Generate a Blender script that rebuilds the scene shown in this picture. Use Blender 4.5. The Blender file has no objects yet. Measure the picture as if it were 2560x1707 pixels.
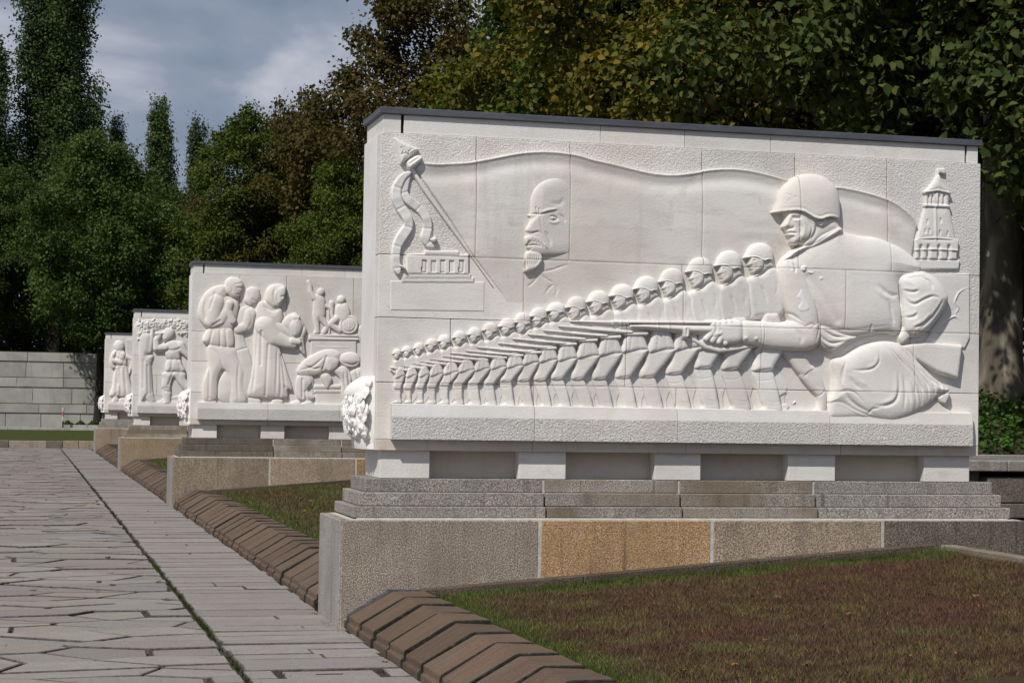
import bpy, bmesh, math, random
import numpy as np
from mathutils import Matrix, Vector

scene = bpy.context.scene
col = scene.collection

# ------------------------------------------------------------------ camera
# fitted to the photograph (photo pixels 2560 x 1707); world: X right along the
# monument fronts, Y away along the path, Z up, origin at the near plinth corner
F_PX, SH = 4729.085, 23.0255
CAM = np.array([-2.3391, -14.0734, 1.65])
_y, _p, _r = [math.radians(a) for a in (14.4848, 1.7581, 0.9173)]
FWD = np.array([math.sin(_y)*math.cos(_p), math.cos(_y)*math.cos(_p), math.sin(_p)])
_rt = np.array([math.cos(_y), -math.sin(_y), 0.0]); _up = np.cross(_rt, FWD)
RGT = _rt*math.cos(_r)+_up*math.sin(_r); UPV = -_rt*math.sin(_r)+_up*math.cos(_r)
cam_d = bpy.data.cameras.new('camera'); cam = bpy.data.objects.new('camera', cam_d); col.objects.link(cam)
m = Matrix.Identity(4)
for i in range(3):
    m[i][0], m[i][1], m[i][2], m[i][3] = RGT[i], UPV[i], -FWD[i], CAM[i]
cam.matrix_world = m
cam_d.sensor_width = 36.0; cam_d.lens = F_PX/2560*36.0; cam_d.shift_y = SH/2560
cam_d.clip_start = 0.1; cam_d.clip_end = 3000
scene.camera = cam
scene.render.resolution_x, scene.render.resolution_y = 1024, 682

# ------------------------------------------------------------------ sun, sky, exposure
SUN = Vector((-0.95, -1.0, 1.62)).normalized()        # direction towards the sun
sun_d = bpy.data.lights.new('sun', 'SUN'); sun_d.energy = 3.6; sun_d.angle = math.radians(0.6); sun_d.color = (1.0, 0.955, 0.89)
sun = bpy.data.objects.new('sun', sun_d); col.objects.link(sun)
sun.rotation_euler = SUN.to_track_quat('Z', 'Y').to_euler(); sun.location = (-20, -20, 40)
world = bpy.data.worlds.new('World'); scene.world = world; world.use_nodes = True
wt = world.node_tree; wt.nodes.clear()
def wn(t, **k):
    n = wt.nodes.new(t)
    for a, b in k.items(): setattr(n, a, b)
    return n
w_out = wn('ShaderNodeOutputWorld'); w_bg = wn('ShaderNodeBackground'); w_bg.inputs['Strength'].default_value = 0.1
sky = wn('ShaderNodeTexSky', sky_type='NISHITA', sun_disc=False)
sky.sun_elevation = math.asin(SUN.z); sky.sun_rotation = math.atan2(SUN.x, SUN.y)
w_tc = wn('ShaderNodeTexCoord'); w_map = wn('ShaderNodeMapping')
w_map.inputs['Location'].default_value = (1.9, 4.4, 3.0); w_map.inputs['Rotation'].default_value = (0, 0, -0.085); w_map.inputs['Scale'].default_value = (1.0, 1.0, 1.9)
w_n1 = wn('ShaderNodeTexNoise'); w_n1.inputs['Scale'].default_value = 8.0; w_n1.inputs['Detail'].default_value = 8; w_n1.inputs['Roughness'].default_value = 0.52; w_n1.inputs['Distortion'].default_value = 0.35
w_r1 = wn('ShaderNodeValToRGB')                           # cloud brightness: dark grey-blue bases to pale tops
e = w_r1.color_ramp.elements
e[0].position = 0.36; e[0].color = (2.0, 2.45, 3.35, 1); e[1].position = 0.66; e[1].color = (5.7, 5.75, 6.3, 1)
x = w_r1.color_ramp.elements.new(0.50); x.color = (2.75, 3.1, 3.95, 1)
w_mix = wn('ShaderNodeMix', data_type='RGBA'); w_mix.inputs['Factor'].default_value = 0.88
L = wt.links.new
L(w_tc.outputs['Generated'], w_map.inputs['Vector']); L(w_map.outputs['Vector'], w_n1.inputs['Vector'])
L(w_n1.outputs['Fac'], w_r1.inputs['Fac']); L(sky.outputs['Color'], w_mix.inputs['A']); L(w_r1.outputs['Color'], w_mix.inputs['B'])
L(w_mix.outputs['Result'], w_bg.inputs['Color']); L(w_bg.outputs['Background'], w_out.inputs['Surface'])
vs = scene.view_settings
vs.view_transform = 'Standard'; vs.look = 'None'; vs.gamma = 1.0; vs.exposure = 0.0; vs.use_curve_mapping = False
scene.render.engine = 'CYCLES'

# ------------------------------------------------------------------ pixel helpers
def ray(px, py):
    return FWD + RGT*((px-1280)/F_PX) - UPV*((py-853.5-SH)/F_PX)
def on_y(px, py, y):
    d = ray(px, py); return CAM + d*((y-CAM[1])/d[1])
def on_z(px, py, z):
    d = ray(px, py); return CAM + d*((z-CAM[2])/d[2])
def proj(P):
    d = np.asarray(P, float)-CAM; z = d@FWD
    return 1280+F_PX*(d@RGT)/z, 853.5+SH-F_PX*(d@UPV)/z

# ------------------------------------------------------------------ object helpers
def mesh_from(name, verts, faces, smooth=False):
    me = bpy.data.meshes.new(name)
    me.from_pydata([tuple(v) for v in verts], [], [tuple(f) for f in faces]); me.update()
    if smooth: me.polygons.foreach_set('use_smooth', [True]*len(me.polygons))
    return me
def np_mesh(name, verts, faces, smooth=False):
    """fast mesh from numpy arrays; all faces have the same corner count"""
    me = bpy.data.meshes.new(name); verts = np.asarray(verts, np.float32); faces = np.asarray(faces, np.int32)
    k = faces.shape[1]
    me.vertices.add(len(verts)); me.vertices.foreach_set('co', verts.ravel())
    me.loops.add(faces.size); me.loops.foreach_set('vertex_index', faces.ravel())
    me.polygons.add(len(faces)); me.polygons.foreach_set('loop_start', np.arange(0, faces.size, k, dtype=np.int32))
    try: me.polygons.foreach_set('loop_total', np.full(len(faces), k, np.int32))
    except Exception: pass
    me.update(calc_edges=True)
    if smooth: me.polygons.foreach_set('use_smooth', np.ones(len(faces), bool))
    me.validate()
    return me
def link(name, me, mat=None, parent=None, loc=None):
    o = bpy.data.objects.new(name, me); col.objects.link(o)
    if mat is not None and me is not None and not me.materials: me.materials.append(mat)
    if parent is not None: o.parent = parent
    if loc is not None: o.location = loc
    return o
def tag(o, label=None, cat=None, group=None, kind=None):
    if label: o['label'] = label
    if cat: o['category'] = cat
    if group: o['group'] = group
    if kind: o['kind'] = kind
    return o
def empty(name, loc=(0, 0, 0)):
    o = bpy.data.objects.new(name, None); o.empty_display_size = 0.2; col.objects.link(o); o.location = loc
    return o
def box_bm(bm, x0, x1, y0, y1, z0, z1):
    vs = [bm.verts.new(p) for p in ((x0,y0,z0),(x1,y0,z0),(x1,y1,z0),(x0,y1,z0),(x0,y0,z1),(x1,y0,z1),(x1,y1,z1),(x0,y1,z1))]
    for f in ((3,2,1,0),(4,5,6,7),(0,1,5,4),(1,2,6,5),(2,3,7,6),(3,0,4,7)): bm.faces.new([vs[i] for i in f])
    return vs
def bm_mesh(name, bm, bevel=0.0, smooth=False, seg=1):
    if bevel > 0: bmesh.ops.bevel(bm, geom=list(bm.edges), offset=bevel, segments=seg, affect='EDGES', profile=0.6)
    me = bpy.data.meshes.new(name); bm.normal_update(); bm.to_mesh(me); bm.free()
    if smooth: me.polygons.foreach_set('use_smooth', [True]*len(me.polygons))
    return me
def box(name, b, mat, parent=None, bevel=0.004, jit=0.0, rnd=None):
    bm = bmesh.new(); vs = box_bm(bm, *b)
    if jit:
        for v in vs: v.co += Vector([rnd.uniform(-jit, jit) for _ in range(3)])
    return link(name, bm_mesh(name, bm, bevel), mat, parent)
def prism(name, prof, y0, y1, mat, parent=None, bevel=0.0):
    """profile in X-Z extruded along Y"""
    bm = bmesh.new(); n = len(prof)
    a = [bm.verts.new((x, y0, z)) for x, z in prof]; b = [bm.verts.new((x, y1, z)) for x, z in prof]
    bm.faces.new(a); bm.faces.new(b[::-1])
    for i in range(n): bm.faces.new([a[(i+1) % n], a[i], b[i], b[(i+1) % n]][::-1])
    bmesh.ops.recalc_face_normals(bm, faces=bm.faces)
    return link(name, bm_mesh(name, bm, bevel), mat, parent)
FULL_RELIEF = True
# ------------------------------------------------------------------ materials
class NT:
    def __init__(s, name):
        s.m = bpy.data.materials.new(name); s.m.use_nodes = True; s.t = s.m.node_tree; s.t.nodes.clear()
        s.out = s.n('ShaderNodeOutputMaterial')
    def n(s, t, inp=None, **k):
        nd = s.t.nodes.new(t)
        for a, b in k.items(): setattr(nd, a, b)
        for a, b in (inp or {}).items():
            if hasattr(b, 'is_linked') or isinstance(b, bpy.types.NodeSocket): s.t.links.new(b, nd.inputs[a])
            else: nd.inputs[a].default_value = b
        return nd
    def coord(s, scale=(1, 1, 1), rnd=20.0, space='Object'):
        tc = s.n('ShaderNodeTexCoord'); v = tc.outputs[space]
        if rnd:
            oi = s.n('ShaderNodeObjectInfo')
            mu = s.n('ShaderNodeMath', {0: oi.outputs['Random'], 1: rnd}, operation='MULTIPLY')
            v = s.n('ShaderNodeVectorMath', {0: v, 1: mu.outputs[0]}, operation='ADD').outputs[0]
        mp = s.n('ShaderNodeMapping', {'Vector': v, 'Scale': scale})
        return mp.outputs['Vector']
    def noise(s, vec, scale, detail=4, rough=0.55, dist=0.0):
        return s.n('ShaderNodeTexNoise', {'Vector': vec, 'Scale': scale, 'Detail': detail, 'Roughness': rough, 'Distortion': dist}).outputs['Fac']
    def ramp(s, fac, stops):
        r = s.n('ShaderNodeValToRGB', {'Fac': fac}); el = r.color_ramp.elements
        while len(el) < len(stops): el.new(0.5)
        for e_, (p, c) in zip(el, stops):
            e_.position = p; e_.color = (c[0], c[1], c[2], 1) if len(c) == 3 else c
        return r.outputs['Color']
    def mix(s, fac, a, b, mode='MIX'):
        nd = s.n('ShaderNodeMix', data_type='RGBA', blend_type=mode)
        for nm, v in (('Factor', fac), ('A', a), ('B', b)):
            if isinstance(v, bpy.types.NodeSocket): s.t.links.new(v, nd.inputs[nm])
            elif nm == 'Factor': nd.inputs[nm].default_value = v
            else: nd.inputs[nm].default_value = (v[0], v[1], v[2], 1)
        return nd.outputs['Result']
    def math(s, op, a, b=0.0, clamp=False):
        return s.n('ShaderNodeMath', {0: a, 1: b}, operation=op, use_clamp=clamp).outputs[0]
    def bump(s, h, strength=0.3, dist=0.01, normal=None):
        i = {'Height': h, 'Strength': strength, 'Distance': dist}
        if normal is not None: i['Normal'] = normal
        return s.n('ShaderNodeBump', i).outputs['Normal']
    def done(s, color, rough=0.85, normal=None, spec=0.25, metal=0.0, sub=None):
        i = {'Base Color': color if isinstance(color, bpy.types.NodeSocket) else (*color, 1), 'Roughness': rough, 'Specular IOR Level': spec, 'Metallic': metal}
        if normal is not None: i['Normal'] = normal
        b = s.n('ShaderNodeBsdfPrincipled', i)
        s.t.links.new(b.outputs['BSDF'], s.out.inputs['Surface']); return s.m
    def vary(s, color, lo=0.92, hi=1.06):
        oi = s.n('ShaderNodeObjectInfo')
        mr = s.n('ShaderNodeMapRange', {'Value': oi.outputs['Random'], 'To Min': lo, 'To Max': hi})
        return s.mix(1.0, color, s.n('ShaderNodeCombineColor', {0: mr.outputs[0], 1: mr.outputs[0], 2: mr.outputs[0]}).outputs[0], 'MULTIPLY')

def flat_early(name, c):
    q_ = NT(name); n_ = q_.noise(q_.coord(), 25, 4)
    return q_.done(q_.ramp(n_, [(0.3, tuple(k*.5 for k in c)), (0.7, tuple(k*1.5 for k in c))]), 0.95)
def white_stone(name, hammer=0.0, dirt=0.25, tint=(1, 1, 1), lines=None):
    s = NT(name); v = s.coord()
    big = s.noise(v, 1.3, 5, 0.6); fine = s.noise(v, 38, 5, 0.65)
    c = s.ramp(big, [(0.3, (0.68*tint[0], 0.65*tint[1], 0.615*tint[2])), (0.55, (0.775*tint[0], 0.755*tint[1], 0.73*tint[2])), (0.75, (0.80*tint[0], 0.785*tint[1], 0.765*tint[2]))])
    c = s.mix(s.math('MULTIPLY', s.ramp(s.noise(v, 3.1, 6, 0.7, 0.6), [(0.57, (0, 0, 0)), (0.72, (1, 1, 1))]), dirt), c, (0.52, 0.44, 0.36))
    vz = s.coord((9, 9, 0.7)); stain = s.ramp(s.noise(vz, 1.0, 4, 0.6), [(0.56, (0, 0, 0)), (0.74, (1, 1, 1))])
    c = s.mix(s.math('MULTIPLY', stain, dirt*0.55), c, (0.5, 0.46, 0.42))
    pit = s.ramp(s.noise(v, 30, 3, 0.75), [(0.27, (1, 1, 1)), (0.32, (0, 0, 0))])
    c = s.mix(s.math('MULTIPLY', pit, 0.55), c, (0.36, 0.32, 0.28))
    band = s.ramp(s.noise(s.coord((1, 1, 5)), 2.4, 6, 0.7), [(0.5, (0, 0, 0)), (0.68, (1, 1, 1))]); c = s.mix(s.math('MULTIPLY', band, dirt*1.1), c, (0.56, 0.54, 0.52))
    oi2 = s.n('ShaderNodeObjectInfo'); hue = s.math('ADD', s.math('MULTIPLY', oi2.outputs['Random'], 0.0 if lines else 0.25), s.math('MULTIPLY', s.noise(v, 0.9, 3, 0.5), 0.95 if lines else 0.72))
    c = s.mix(1.0, c, s.ramp(hue, [(0.30, (0.98, 0.99, 1.0)), (0.5, (1.0, 0.992, 0.98)), (0.70, (1.0, 0.972, 0.94))]), 'MULTIPLY')
    c = s.vary(c, 0.94, 1.05)
    if lines:                                # mortar lines of the block courses run on through the carving
        sx = s.n('ShaderNodeSeparateXYZ', {0: s.coord(rnd=0)}); tot = None
        wob = s.math('MULTIPLY', s.math('SUBTRACT', s.noise(v, 9, 2), 0.5), 0.006)
        for ax, p, lo, hi in lines:
            d = s.math('ABSOLUTE', s.math('ADD', s.math('SUBTRACT', sx.outputs[ax], p), wob)); k = s.math('LESS_THAN', d, 0.0036)
            if ax == 0: k = s.math('MULTIPLY', k, s.math('MULTIPLY', s.math('GREATER_THAN', sx.outputs[2], lo), s.math('LESS_THAN', sx.outputs[2], hi)))
            tot = k if tot is None else s.math('MAXIMUM', tot, k)
        c = s.mix(s.math('MULTIPLY', tot, s.ramp(s.noise(v, 5, 3), [(0.3, (.35, .35, .35)), (0.6, (.85, .85, .85))])), c, (0.36, 0.315, 0.27))
    nrm = s.bump(fine, 0.3, 0.005)
    if hammer:
        vh = s.coord((1.0, 1.0, 1.35)); h = s.noise(vh, 62, 3, 0.6, 0.6)
        nrm = s.bump(h, 1.0, hammer, nrm)
    return s.done(c, 0.9, nrm, 0.2)
M_WHITE = white_stone('white limestone', 0.0028, 0.3)
M_WHITE_H = white_stone('hammered white limestone', 0.013)
M_LEDGE = white_stone('rough tooled white limestone', 0.022)
M_SIDE = white_stone('paler white limestone', 0.002, 0.05, (1.06, 1.07, 1.09))  # slightly paler tint and little dirt, for end faces and garland
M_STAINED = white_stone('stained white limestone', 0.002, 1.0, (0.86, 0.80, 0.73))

def granite(name, c_dark, c_mid, c_light, stain=0.6, scale=105, ochre=None):
    s = NT(name); v = s.coord()
    g = s.noise(v, scale, 3, 0.7); g2 = s.noise(v, scale*0.7, 3, 0.65)
    c = s.ramp(g, [(0.36, [k*.75 for k in c_dark]), (0.5, c_mid), (0.64, [k*1.12 for k in c_light])])
    cloud = s.noise(v, 2.2, 5, 0.65, 0.4)
    c = s.mix(s.math('MULTIPLY', s.ramp(cloud, [(0.4, (0, 0, 0)), (0.66, (1, 1, 1))]), 0.5), c, [k*0.62 for k in c_mid])
    if ochre:
        c = s.mix(s.math('MULTIPLY', s.ramp(s.noise(v, 1.1, 4, 0.6), [(0.42, (0, 0, 0)), (0.6, (1, 1, 1))]), 0.8), c, ochre)
    vz = s.coord((7, 7, 0.55)); st = s.ramp(s.noise(vz, 1.0, 5, 0.65), [(0.5, (0, 0, 0)), (0.70, (1, 1, 1))])
    c = s.mix(s.math('MULTIPLY', st, stain*.55), c, (0.055, 0.047, 0.042))
    vf = s.coord((16, 16, 0.35)); sf = s.ramp(s.noise(vf, 1.0, 3, 0.6), [(0.61, (0, 0, 0)), (0.68, (1, 1, 1))]); c = s.mix(s.math('MULTIPLY', s.math('MULTIPLY', sf, s.ramp(s.noise(v, 1.7, 4), [(0.42, (0, 0, 0)), (0.6, (1, 1, 1))])), stain), c, (0.05, 0.042, 0.036))
    lime = s.ramp(s.noise(v, 3.3, 6, 0.7), [(0.60, (0, 0, 0)), (0.72, (1, 1, 1))])
    c = s.mix(s.math('MULTIPLY', lime, 0.22), c, (0.45, 0.44, 0.43))
    c = s.vary(c, 0.86, 1.1)
    n = s.bump(g2, 0.8, 0.008); n = s.bump(g, 0.8, 0.005, n)
    return s.done(c, 0.9, n, 0.25)
M_GRAN = granite('weathered grey granite', (0.12, 0.099, 0.082), (0.307, 0.255, 0.204), (0.581, 0.499, 0.415), 0.55)
M_OCHRE = granite('ochre granite', (0.211, 0.128, 0.068), (0.452, 0.279, 0.143), (0.692, 0.482, 0.286), 0.5)
M_TAN = granite('tan granite', (0.157, 0.123, 0.091), (0.352, 0.275, 0.2), (0.596, 0.485, 0.376), 0.6)
M_TAN2 = granite('sandy tan granite', (0.2, 0.15, 0.1), (0.40, 0.30, 0.19), (0.55, 0.44, 0.31), 0.35)
M_DARKG = granite('dark lichened granite', (0.061, 0.051, 0.045), (0.155, 0.13, 0.108), (0.338, 0.29, 0.243), 0.65)
M_STEP = granite('grey granite steps', (0.118, 0.109, 0.098), (0.303, 0.278, 0.25), (0.532, 0.5, 0.457), 0.5)
M_STEPB = granite('brown stained granite steps', (0.13, 0.115, 0.102), (0.332, 0.296, 0.261), (0.576, 0.54, 0.491), 0.6, ochre=(0.21, 0.165, 0.115))
M_EDGE = granite('brown edging stone', (0.04, 0.03, 0.022), (0.10, 0.075, 0.055), (0.19, 0.15, 0.11), 0.5)
M_SMOOTHG = granite('smooth sawn granite edge', (0.26, 0.24, 0.22), (0.33, 0.31, 0.285), (0.42, 0.40, 0.375), 0.3, 90)
s = NT('lime mortar'); M_JOINT = None; M_MORTAR = s.done(s.ramp(s.noise(s.coord(), 20, 4), [(0.3, (0.40, 0.38, 0.34)), (0.7, (0.62, 0.60, 0.55))]), 0.95)

def kerb_mat():
    s = NT('brown kerb stone'); v = s.coord(); g = s.noise(v, 150, 3, 0.7)
    c = s.ramp(g, [(0.3, (0.065, 0.041, 0.027)), (0.5, (0.135, 0.086, 0.055)), (0.7, (0.22, 0.152, 0.105))])
    vs_ = s.coord((2.2, 26, 2.2)); st = s.noise(vs_, 1.0, 4, 0.6)
    c = s.mix(s.math('MULTIPLY', s.ramp(st, [(0.42, (0, 0, 0)), (0.7, (1, 1, 1))]), 0.6), c, (0.05, 0.038, 0.03))
    c = s.mix(s.math('MULTIPLY', s.ramp(s.noise(v, 2.5, 5), [(0.52, (0, 0, 0)), (0.68, (1, 1, 1))]), 0.4), c, (0.125, 0.108, 0.094))
    c = s.vary(c, 0.78, 1.12)
    return s.done(c, 0.85, s.bump(g, 0.5, 0.004), 0.3)
M_KERB = kerb_mat()
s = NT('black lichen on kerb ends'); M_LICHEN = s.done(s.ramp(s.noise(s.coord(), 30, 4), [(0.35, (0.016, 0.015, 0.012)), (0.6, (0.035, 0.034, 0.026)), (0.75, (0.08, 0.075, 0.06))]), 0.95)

def paving(name, stops, tint=0.35):
    s = NT(name); v = s.coord(); oi = s.n('ShaderNodeObjectInfo')
    base = s.ramp(oi.outputs['Random'], stops)
    cl = s.noise(v, 4.5, 6, 0.68, 0.5)
    c = s.mix(s.math('MULTIPLY', s.ramp(cl, [(0.36, (1, 1, 1)), (0.62, (0, 0, 0))]), 0.55), base, (0.17, 0.148, 0.135))
    fine = s.noise(v, 70, 4, 0.7)
    c = s.mix(0.28, c, s.ramp(fine, [(0.3, (0.10, 0.09, 0.085)), (0.7, (0.55, 0.52, 0.50))]))
    sp = s.ramp(s.noise(v, 13, 5, 0.75), [(0.63, (0, 0, 0)), (0.70, (1, 1, 1))])
    c = s.mix(s.math('MULTIPLY', sp, 0.35), c, (0.075, 0.068, 0.06))
    n = s.bump(s.noise(v, 9, 5, 0.6), 0.5, 0.012); n = s.bump(fine, 0.35, 0.003, n)
    return s.done(c, 0.78, n, 0.3)
M_JOINT = flat_early('dirty joint', (0.22, 0.19, 0.16)) if 'flat_early' in globals() else None
M_FLAG = paving('crazy paving flagstone', [(0.0, (0.146, 0.132, 0.119)), (0.2, (0.275, 0.226, 0.171)), (0.4, (0.193, 0.159, 0.13)), (0.6, (0.283, 0.261, 0.225)), (0.8, (0.172, 0.167, 0.159)), (1.0, (0.309, 0.278, 0.221))])
M_SLAB = paving('grey path slab', [(0.0, (0.22, 0.196, 0.175)), (0.3, (0.285, 0.263, 0.244)), (0.5, (0.197, 0.178, 0.167)), (0.7, (0.262, 0.242, 0.231)), (0.85, (0.303, 0.254, 0.201)), (1.0, (0.23, 0.209, 0.188))])
def bed_mat():
    s = NT('joint soil and moss'); v = s.coord(rnd=0); n1 = s.noise(v, 5, 5, 0.7)
    c = s.ramp(n1, [(0.35, (0.05, 0.042, 0.034)), (0.52, (0.075, 0.065, 0.05)), (0.66, (0.055, 0.07, 0.025))])
    return s.done(c, 0.95, s.bump(s.noise(v, 60, 4, 0.7), 0.8, 0.01))
M_BED = bed_mat()
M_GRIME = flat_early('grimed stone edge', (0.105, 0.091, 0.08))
def metal():
    s = NT('grey zinc coping sheet'); v = s.coord((0.6, 1, 3))
    c = s.ramp(s.noise(v, 6, 5, 0.6), [(0.3, (0.085, 0.092, 0.108)), (0.7, (0.135, 0.145, 0.165))])
    return s.done(c, 0.5, s.bump(s.noise(v, 3, 3), 0.15, 0.01), 0.4, 0.35)
M_ZINC = metal()
s = NT('dark slot mesh'); M_SLOT = s.done((0.012, 0.01, 0.01), 0.9)
s = NT('bitumen seal'); M_TAR = s.done(s.ramp(s.noise(s.coord(), 30, 4), [(0.3, (0.02, 0.022, 0.026)), (0.7, (0.09, 0.10, 0.115))]), 0.45, s.bump(s.noise(s.coord(), 40, 4), 0.8, 0.01))

def lawn_mat(name, blades=False, gain=1.0, fresh=0.0):
    s = NT(name); v = s.coord(rnd=0); vb = s.coord((1, 1.0, 0), rnd=0)
    n1 = s.noise(vb, 0.75, 5, 0.62, 0.5); n2 = s.noise(vb, 2.7, 5, 0.7, 0.4); n3 = s.noise(v, 55, 3, 0.7)
    g = lambda t: tuple(k*gain for k in t)
    c = s.ramp(n2, [(0.36, g((0.060, 0.036, 0.027))), (0.50, g((0.084, 0.056, 0.034))), (0.60, g((0.098, 0.080, 0.038))), (0.68, g((0.076, 0.076, 0.028))), (0.78, g((0.055, 0.072, 0.022)))])
    c = s.mix(s.math('MULTIPLY', s.ramp(n1, [(0.47, (0, 0, 0)), (0.60, (1, 1, 1))]), 0.85), c, g((0.082, 0.043, 0.036)))
    straw = s.ramp(s.noise(vb, 6.5, 4, 0.7), [(0.60, (0, 0, 0)), (0.70, (1, 1, 1))]); c = s.mix(s.math('MULTIPLY', straw, 0.5), c, g((0.17, 0.14, 0.065)))
    if fresh: c = s.mix(s.math('MULTIPLY', s.ramp(s.noise(vb, 1.1, 4, 0.6), [(0.38, (0, 0, 0)), (0.58, (1, 1, 1))]), fresh), c, g((0.062, 0.082, 0.02)))
    # greener rim where the turf meets the stone edging
    sx = s.n('ShaderNodeSeparateXYZ', {0: v})
    yy = s.math('MODULO', s.math('ADD', sx.outputs[1], 32.9034), 16.4517)
    d = s.math('SUBTRACT', 16.4517, yy)
    rim = s.math('SUBTRACT', 1.0, s.math('MULTIPLY', s.math('ABSOLUTE', s.math('SUBTRACT', d, 0.25)), 2.1), True)
    rimx = s.math('SUBTRACT', 1.0, s.math('MULTIPLY', s.math('ABSOLUTE', s.math('SUBTRACT', sx.outputs[0], 0.68)), 3.0), True)
    rr = s.math('MULTIPLY', s.math('MAXIMUM', rim, rimx), s.ramp(n2, [(0.33, (0, 0, 0)), (0.50, (1, 1, 1))]))
    c = s.mix(s.math('MULTIPLY', rr, 1.0, True), c, g((0.056, 0.09, 0.02)))
    if blades:
        geo = s.n('ShaderNodeNewGeometry')
        c = s.mix(0.6, c, s.mix(1.0, c, s.ramp(geo.outputs['Random Per Island'], [(0.0, (0.45, 0.4, 0.4)), (0.5, (1.0, 1.05, 0.85)), (0.85, (1.5, 1.6, 1.0)), (1.0, (3.2, 2.7, 1.8))]), 'MULTIPLY'))
        return s.done(c, 0.8, None, 0.15)
    c = s.mix(0.4, c, s.ramp(n3, [(0.3, (0.02, 0.016, 0.01)), (0.7, (0.13, 0.10, 0.05))]))
    return s.done(c, 0.95, s.bump(n3, 1.0, 0.03), 0.1)
M_LAWN = lawn_mat('turf soil', False, 0.85); M_BLADE = lawn_mat('grass blades', True, 1.25); M_BLADE2 = lawn_mat('fresher grass blades', True, 1.3, 0.75)
def green_lawn():
    s = NT('green mown grass'); v = s.coord(rnd=0)
    c = s.ramp(s.noise(v, 1.2, 6, 0.7), [(0.3, (0.062, 0.062, 0.02)), (0.55, (0.058, 0.078, 0.02)), (0.75, (0.10, 0.085, 0.035))])
    return s.done(c, 0.95, s.bump(s.noise(v, 30, 4, 0.7), 1.0, 0.04), 0.1)
M_GREEN = green_lawn()
def soil():
    s = NT('leaf litter soil'); v = s.coord(rnd=0)
    return s.done(s.ramp(s.noise(v, 3, 6, 0.7), [(0.3, (0.03, 0.024, 0.017)), (0.7, (0.065, 0.055, 0.03))]), 0.95, s.bump(s.noise(v, 25, 4), 1.0, 0.03))
M_SOIL = soil()
def far_wall():
    s = NT('pale grey ashlar'); v = s.coord()
    c = s.ramp(s.noise(v, 0.9, 5, 0.65), [(0.3, (0.30, 0.285, 0.27)), (0.6, (0.42, 0.405, 0.39)), (0.8, (0.46, 0.45, 0.44))])
    vz = s.coord((2.5, 2.5, 0.3)); st = s.ramp(s.noise(vz, 1.0, 5, 0.65), [(0.55, (0, 0, 0)), (0.75, (1, 1, 1))])
    c = s.mix(s.math('MULTIPLY', st, 0.5), c, (0.12, 0.10, 0.085)); c = s.vary(c, 0.9, 1.08)
    return s.done(c, 0.9, s.bump(s.noise(v, 20, 4), 0.4, 0.01))
M_ASHLAR = far_wall()

def leaf_mat(name, stops, trans=0.25, rough=0.75):
    s = NT(name); geo = s.n('ShaderNodeNewGeometry'); oi = s.n('ShaderNodeObjectInfo')
    v = s.coord(rnd=30)
    patch = s.noise(v, 0.55, 4, 0.6)
    fac = s.math('ADD', s.math('MULTIPLY', geo.outputs['Random Per Island'], 0.55), s.math('MULTIPLY', patch, 0.45))
    c = s.ramp(fac, stops); c = s.vary(c, 0.88, 1.12)
    p = s.n('ShaderNodeBsdfPrincipled', {'Base Color': c, 'Roughness': rough, 'Specular IOR Level': 0.12})
    tr = s.n('ShaderNodeBsdfTranslucent', {'Color': s.mix(1.0, c, (1.25, 1.35, 0.6), 'MULTIPLY')})
    mx = s.n('ShaderNodeMixShader', {'Fac': trans, 1: p.outputs[0], 2: tr.outputs[0]})
    s.t.links.new(mx.outputs[0], s.out.inputs['Surface']); return s.m
LEAF = {
 'lime':  leaf_mat('lime tree leaves', [(0.15, (0.03, 0.054, 0.0105)), (0.42, (0.057, 0.09, 0.0165)), (0.66, (0.102, 0.1275, 0.024)), (0.88, (0.2025, 0.177, 0.03))]),
 'gold':  leaf_mat('yellowing leaves', [(0.15, (0.041, 0.0566, 0.0105)), (0.42, (0.0851, 0.0949, 0.015)), (0.66, (0.1496, 0.1285, 0.021)), (0.88, (0.2678, 0.1759, 0.03))]),
 'dark':  leaf_mat('dark green leaves', [(0.15, (0.0254, 0.0476, 0.0132)), (0.45, (0.0468, 0.0787, 0.0198)), (0.70, (0.078, 0.1135, 0.0297)), (0.9, (0.1404, 0.1647, 0.0429))]),
 'plane': leaf_mat('plane tree leaves', [(0.15, (0.0255, 0.042, 0.012)), (0.45, (0.048, 0.0705, 0.018)), (0.70, (0.0825, 0.102, 0.0255)), (0.9, (0.1725, 0.1575, 0.045))]),
 'brown': leaf_mat('browning chestnut leaves', [(0.15, (0.0403, 0.0364, 0.014)), (0.45, (0.0749, 0.0596, 0.0202)), (0.70, (0.108, 0.0861, 0.0264)), (0.9, (0.1728, 0.1126, 0.0341))]),
 'rust': leaf_mat('turning chestnut leaves', [(0.15, (0.045, 0.0468, 0.0121)), (0.45, (0.0825, 0.078, 0.0187)), (0.70, (0.1187, 0.0975, 0.0231)), (0.9, (0.2063, 0.13, 0.0308))]),
 'poplar': leaf_mat('poplar leaves', [(0.15, (0.0338, 0.0586, 0.0215)), (0.45, (0.06, 0.0915, 0.033)), (0.70, (0.0975, 0.1373, 0.0528)), (0.9, (0.1875, 0.2288, 0.1023))]),
 'ivy':   leaf_mat('ivy leaves', [(0.15, (0.033, 0.075, 0.015)), (0.45, (0.0675, 0.135, 0.027)), (0.70, (0.1125, 0.195, 0.045)), (0.9, (0.21, 0.24, 0.06))]),
}
def bark(name, a, b, c_, sc):
    s = NT(name); v = s.coord((1, 1, 0.35))
    c = s.ramp(s.noise(v, sc, 5, 0.6, 0.6), [(0.35, a), (0.52, b), (0.68, c_)])
    return s.done(c, 0.9, s.bump(s.noise(v, sc*3, 4, 0.6), 0.8, 0.03))
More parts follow.
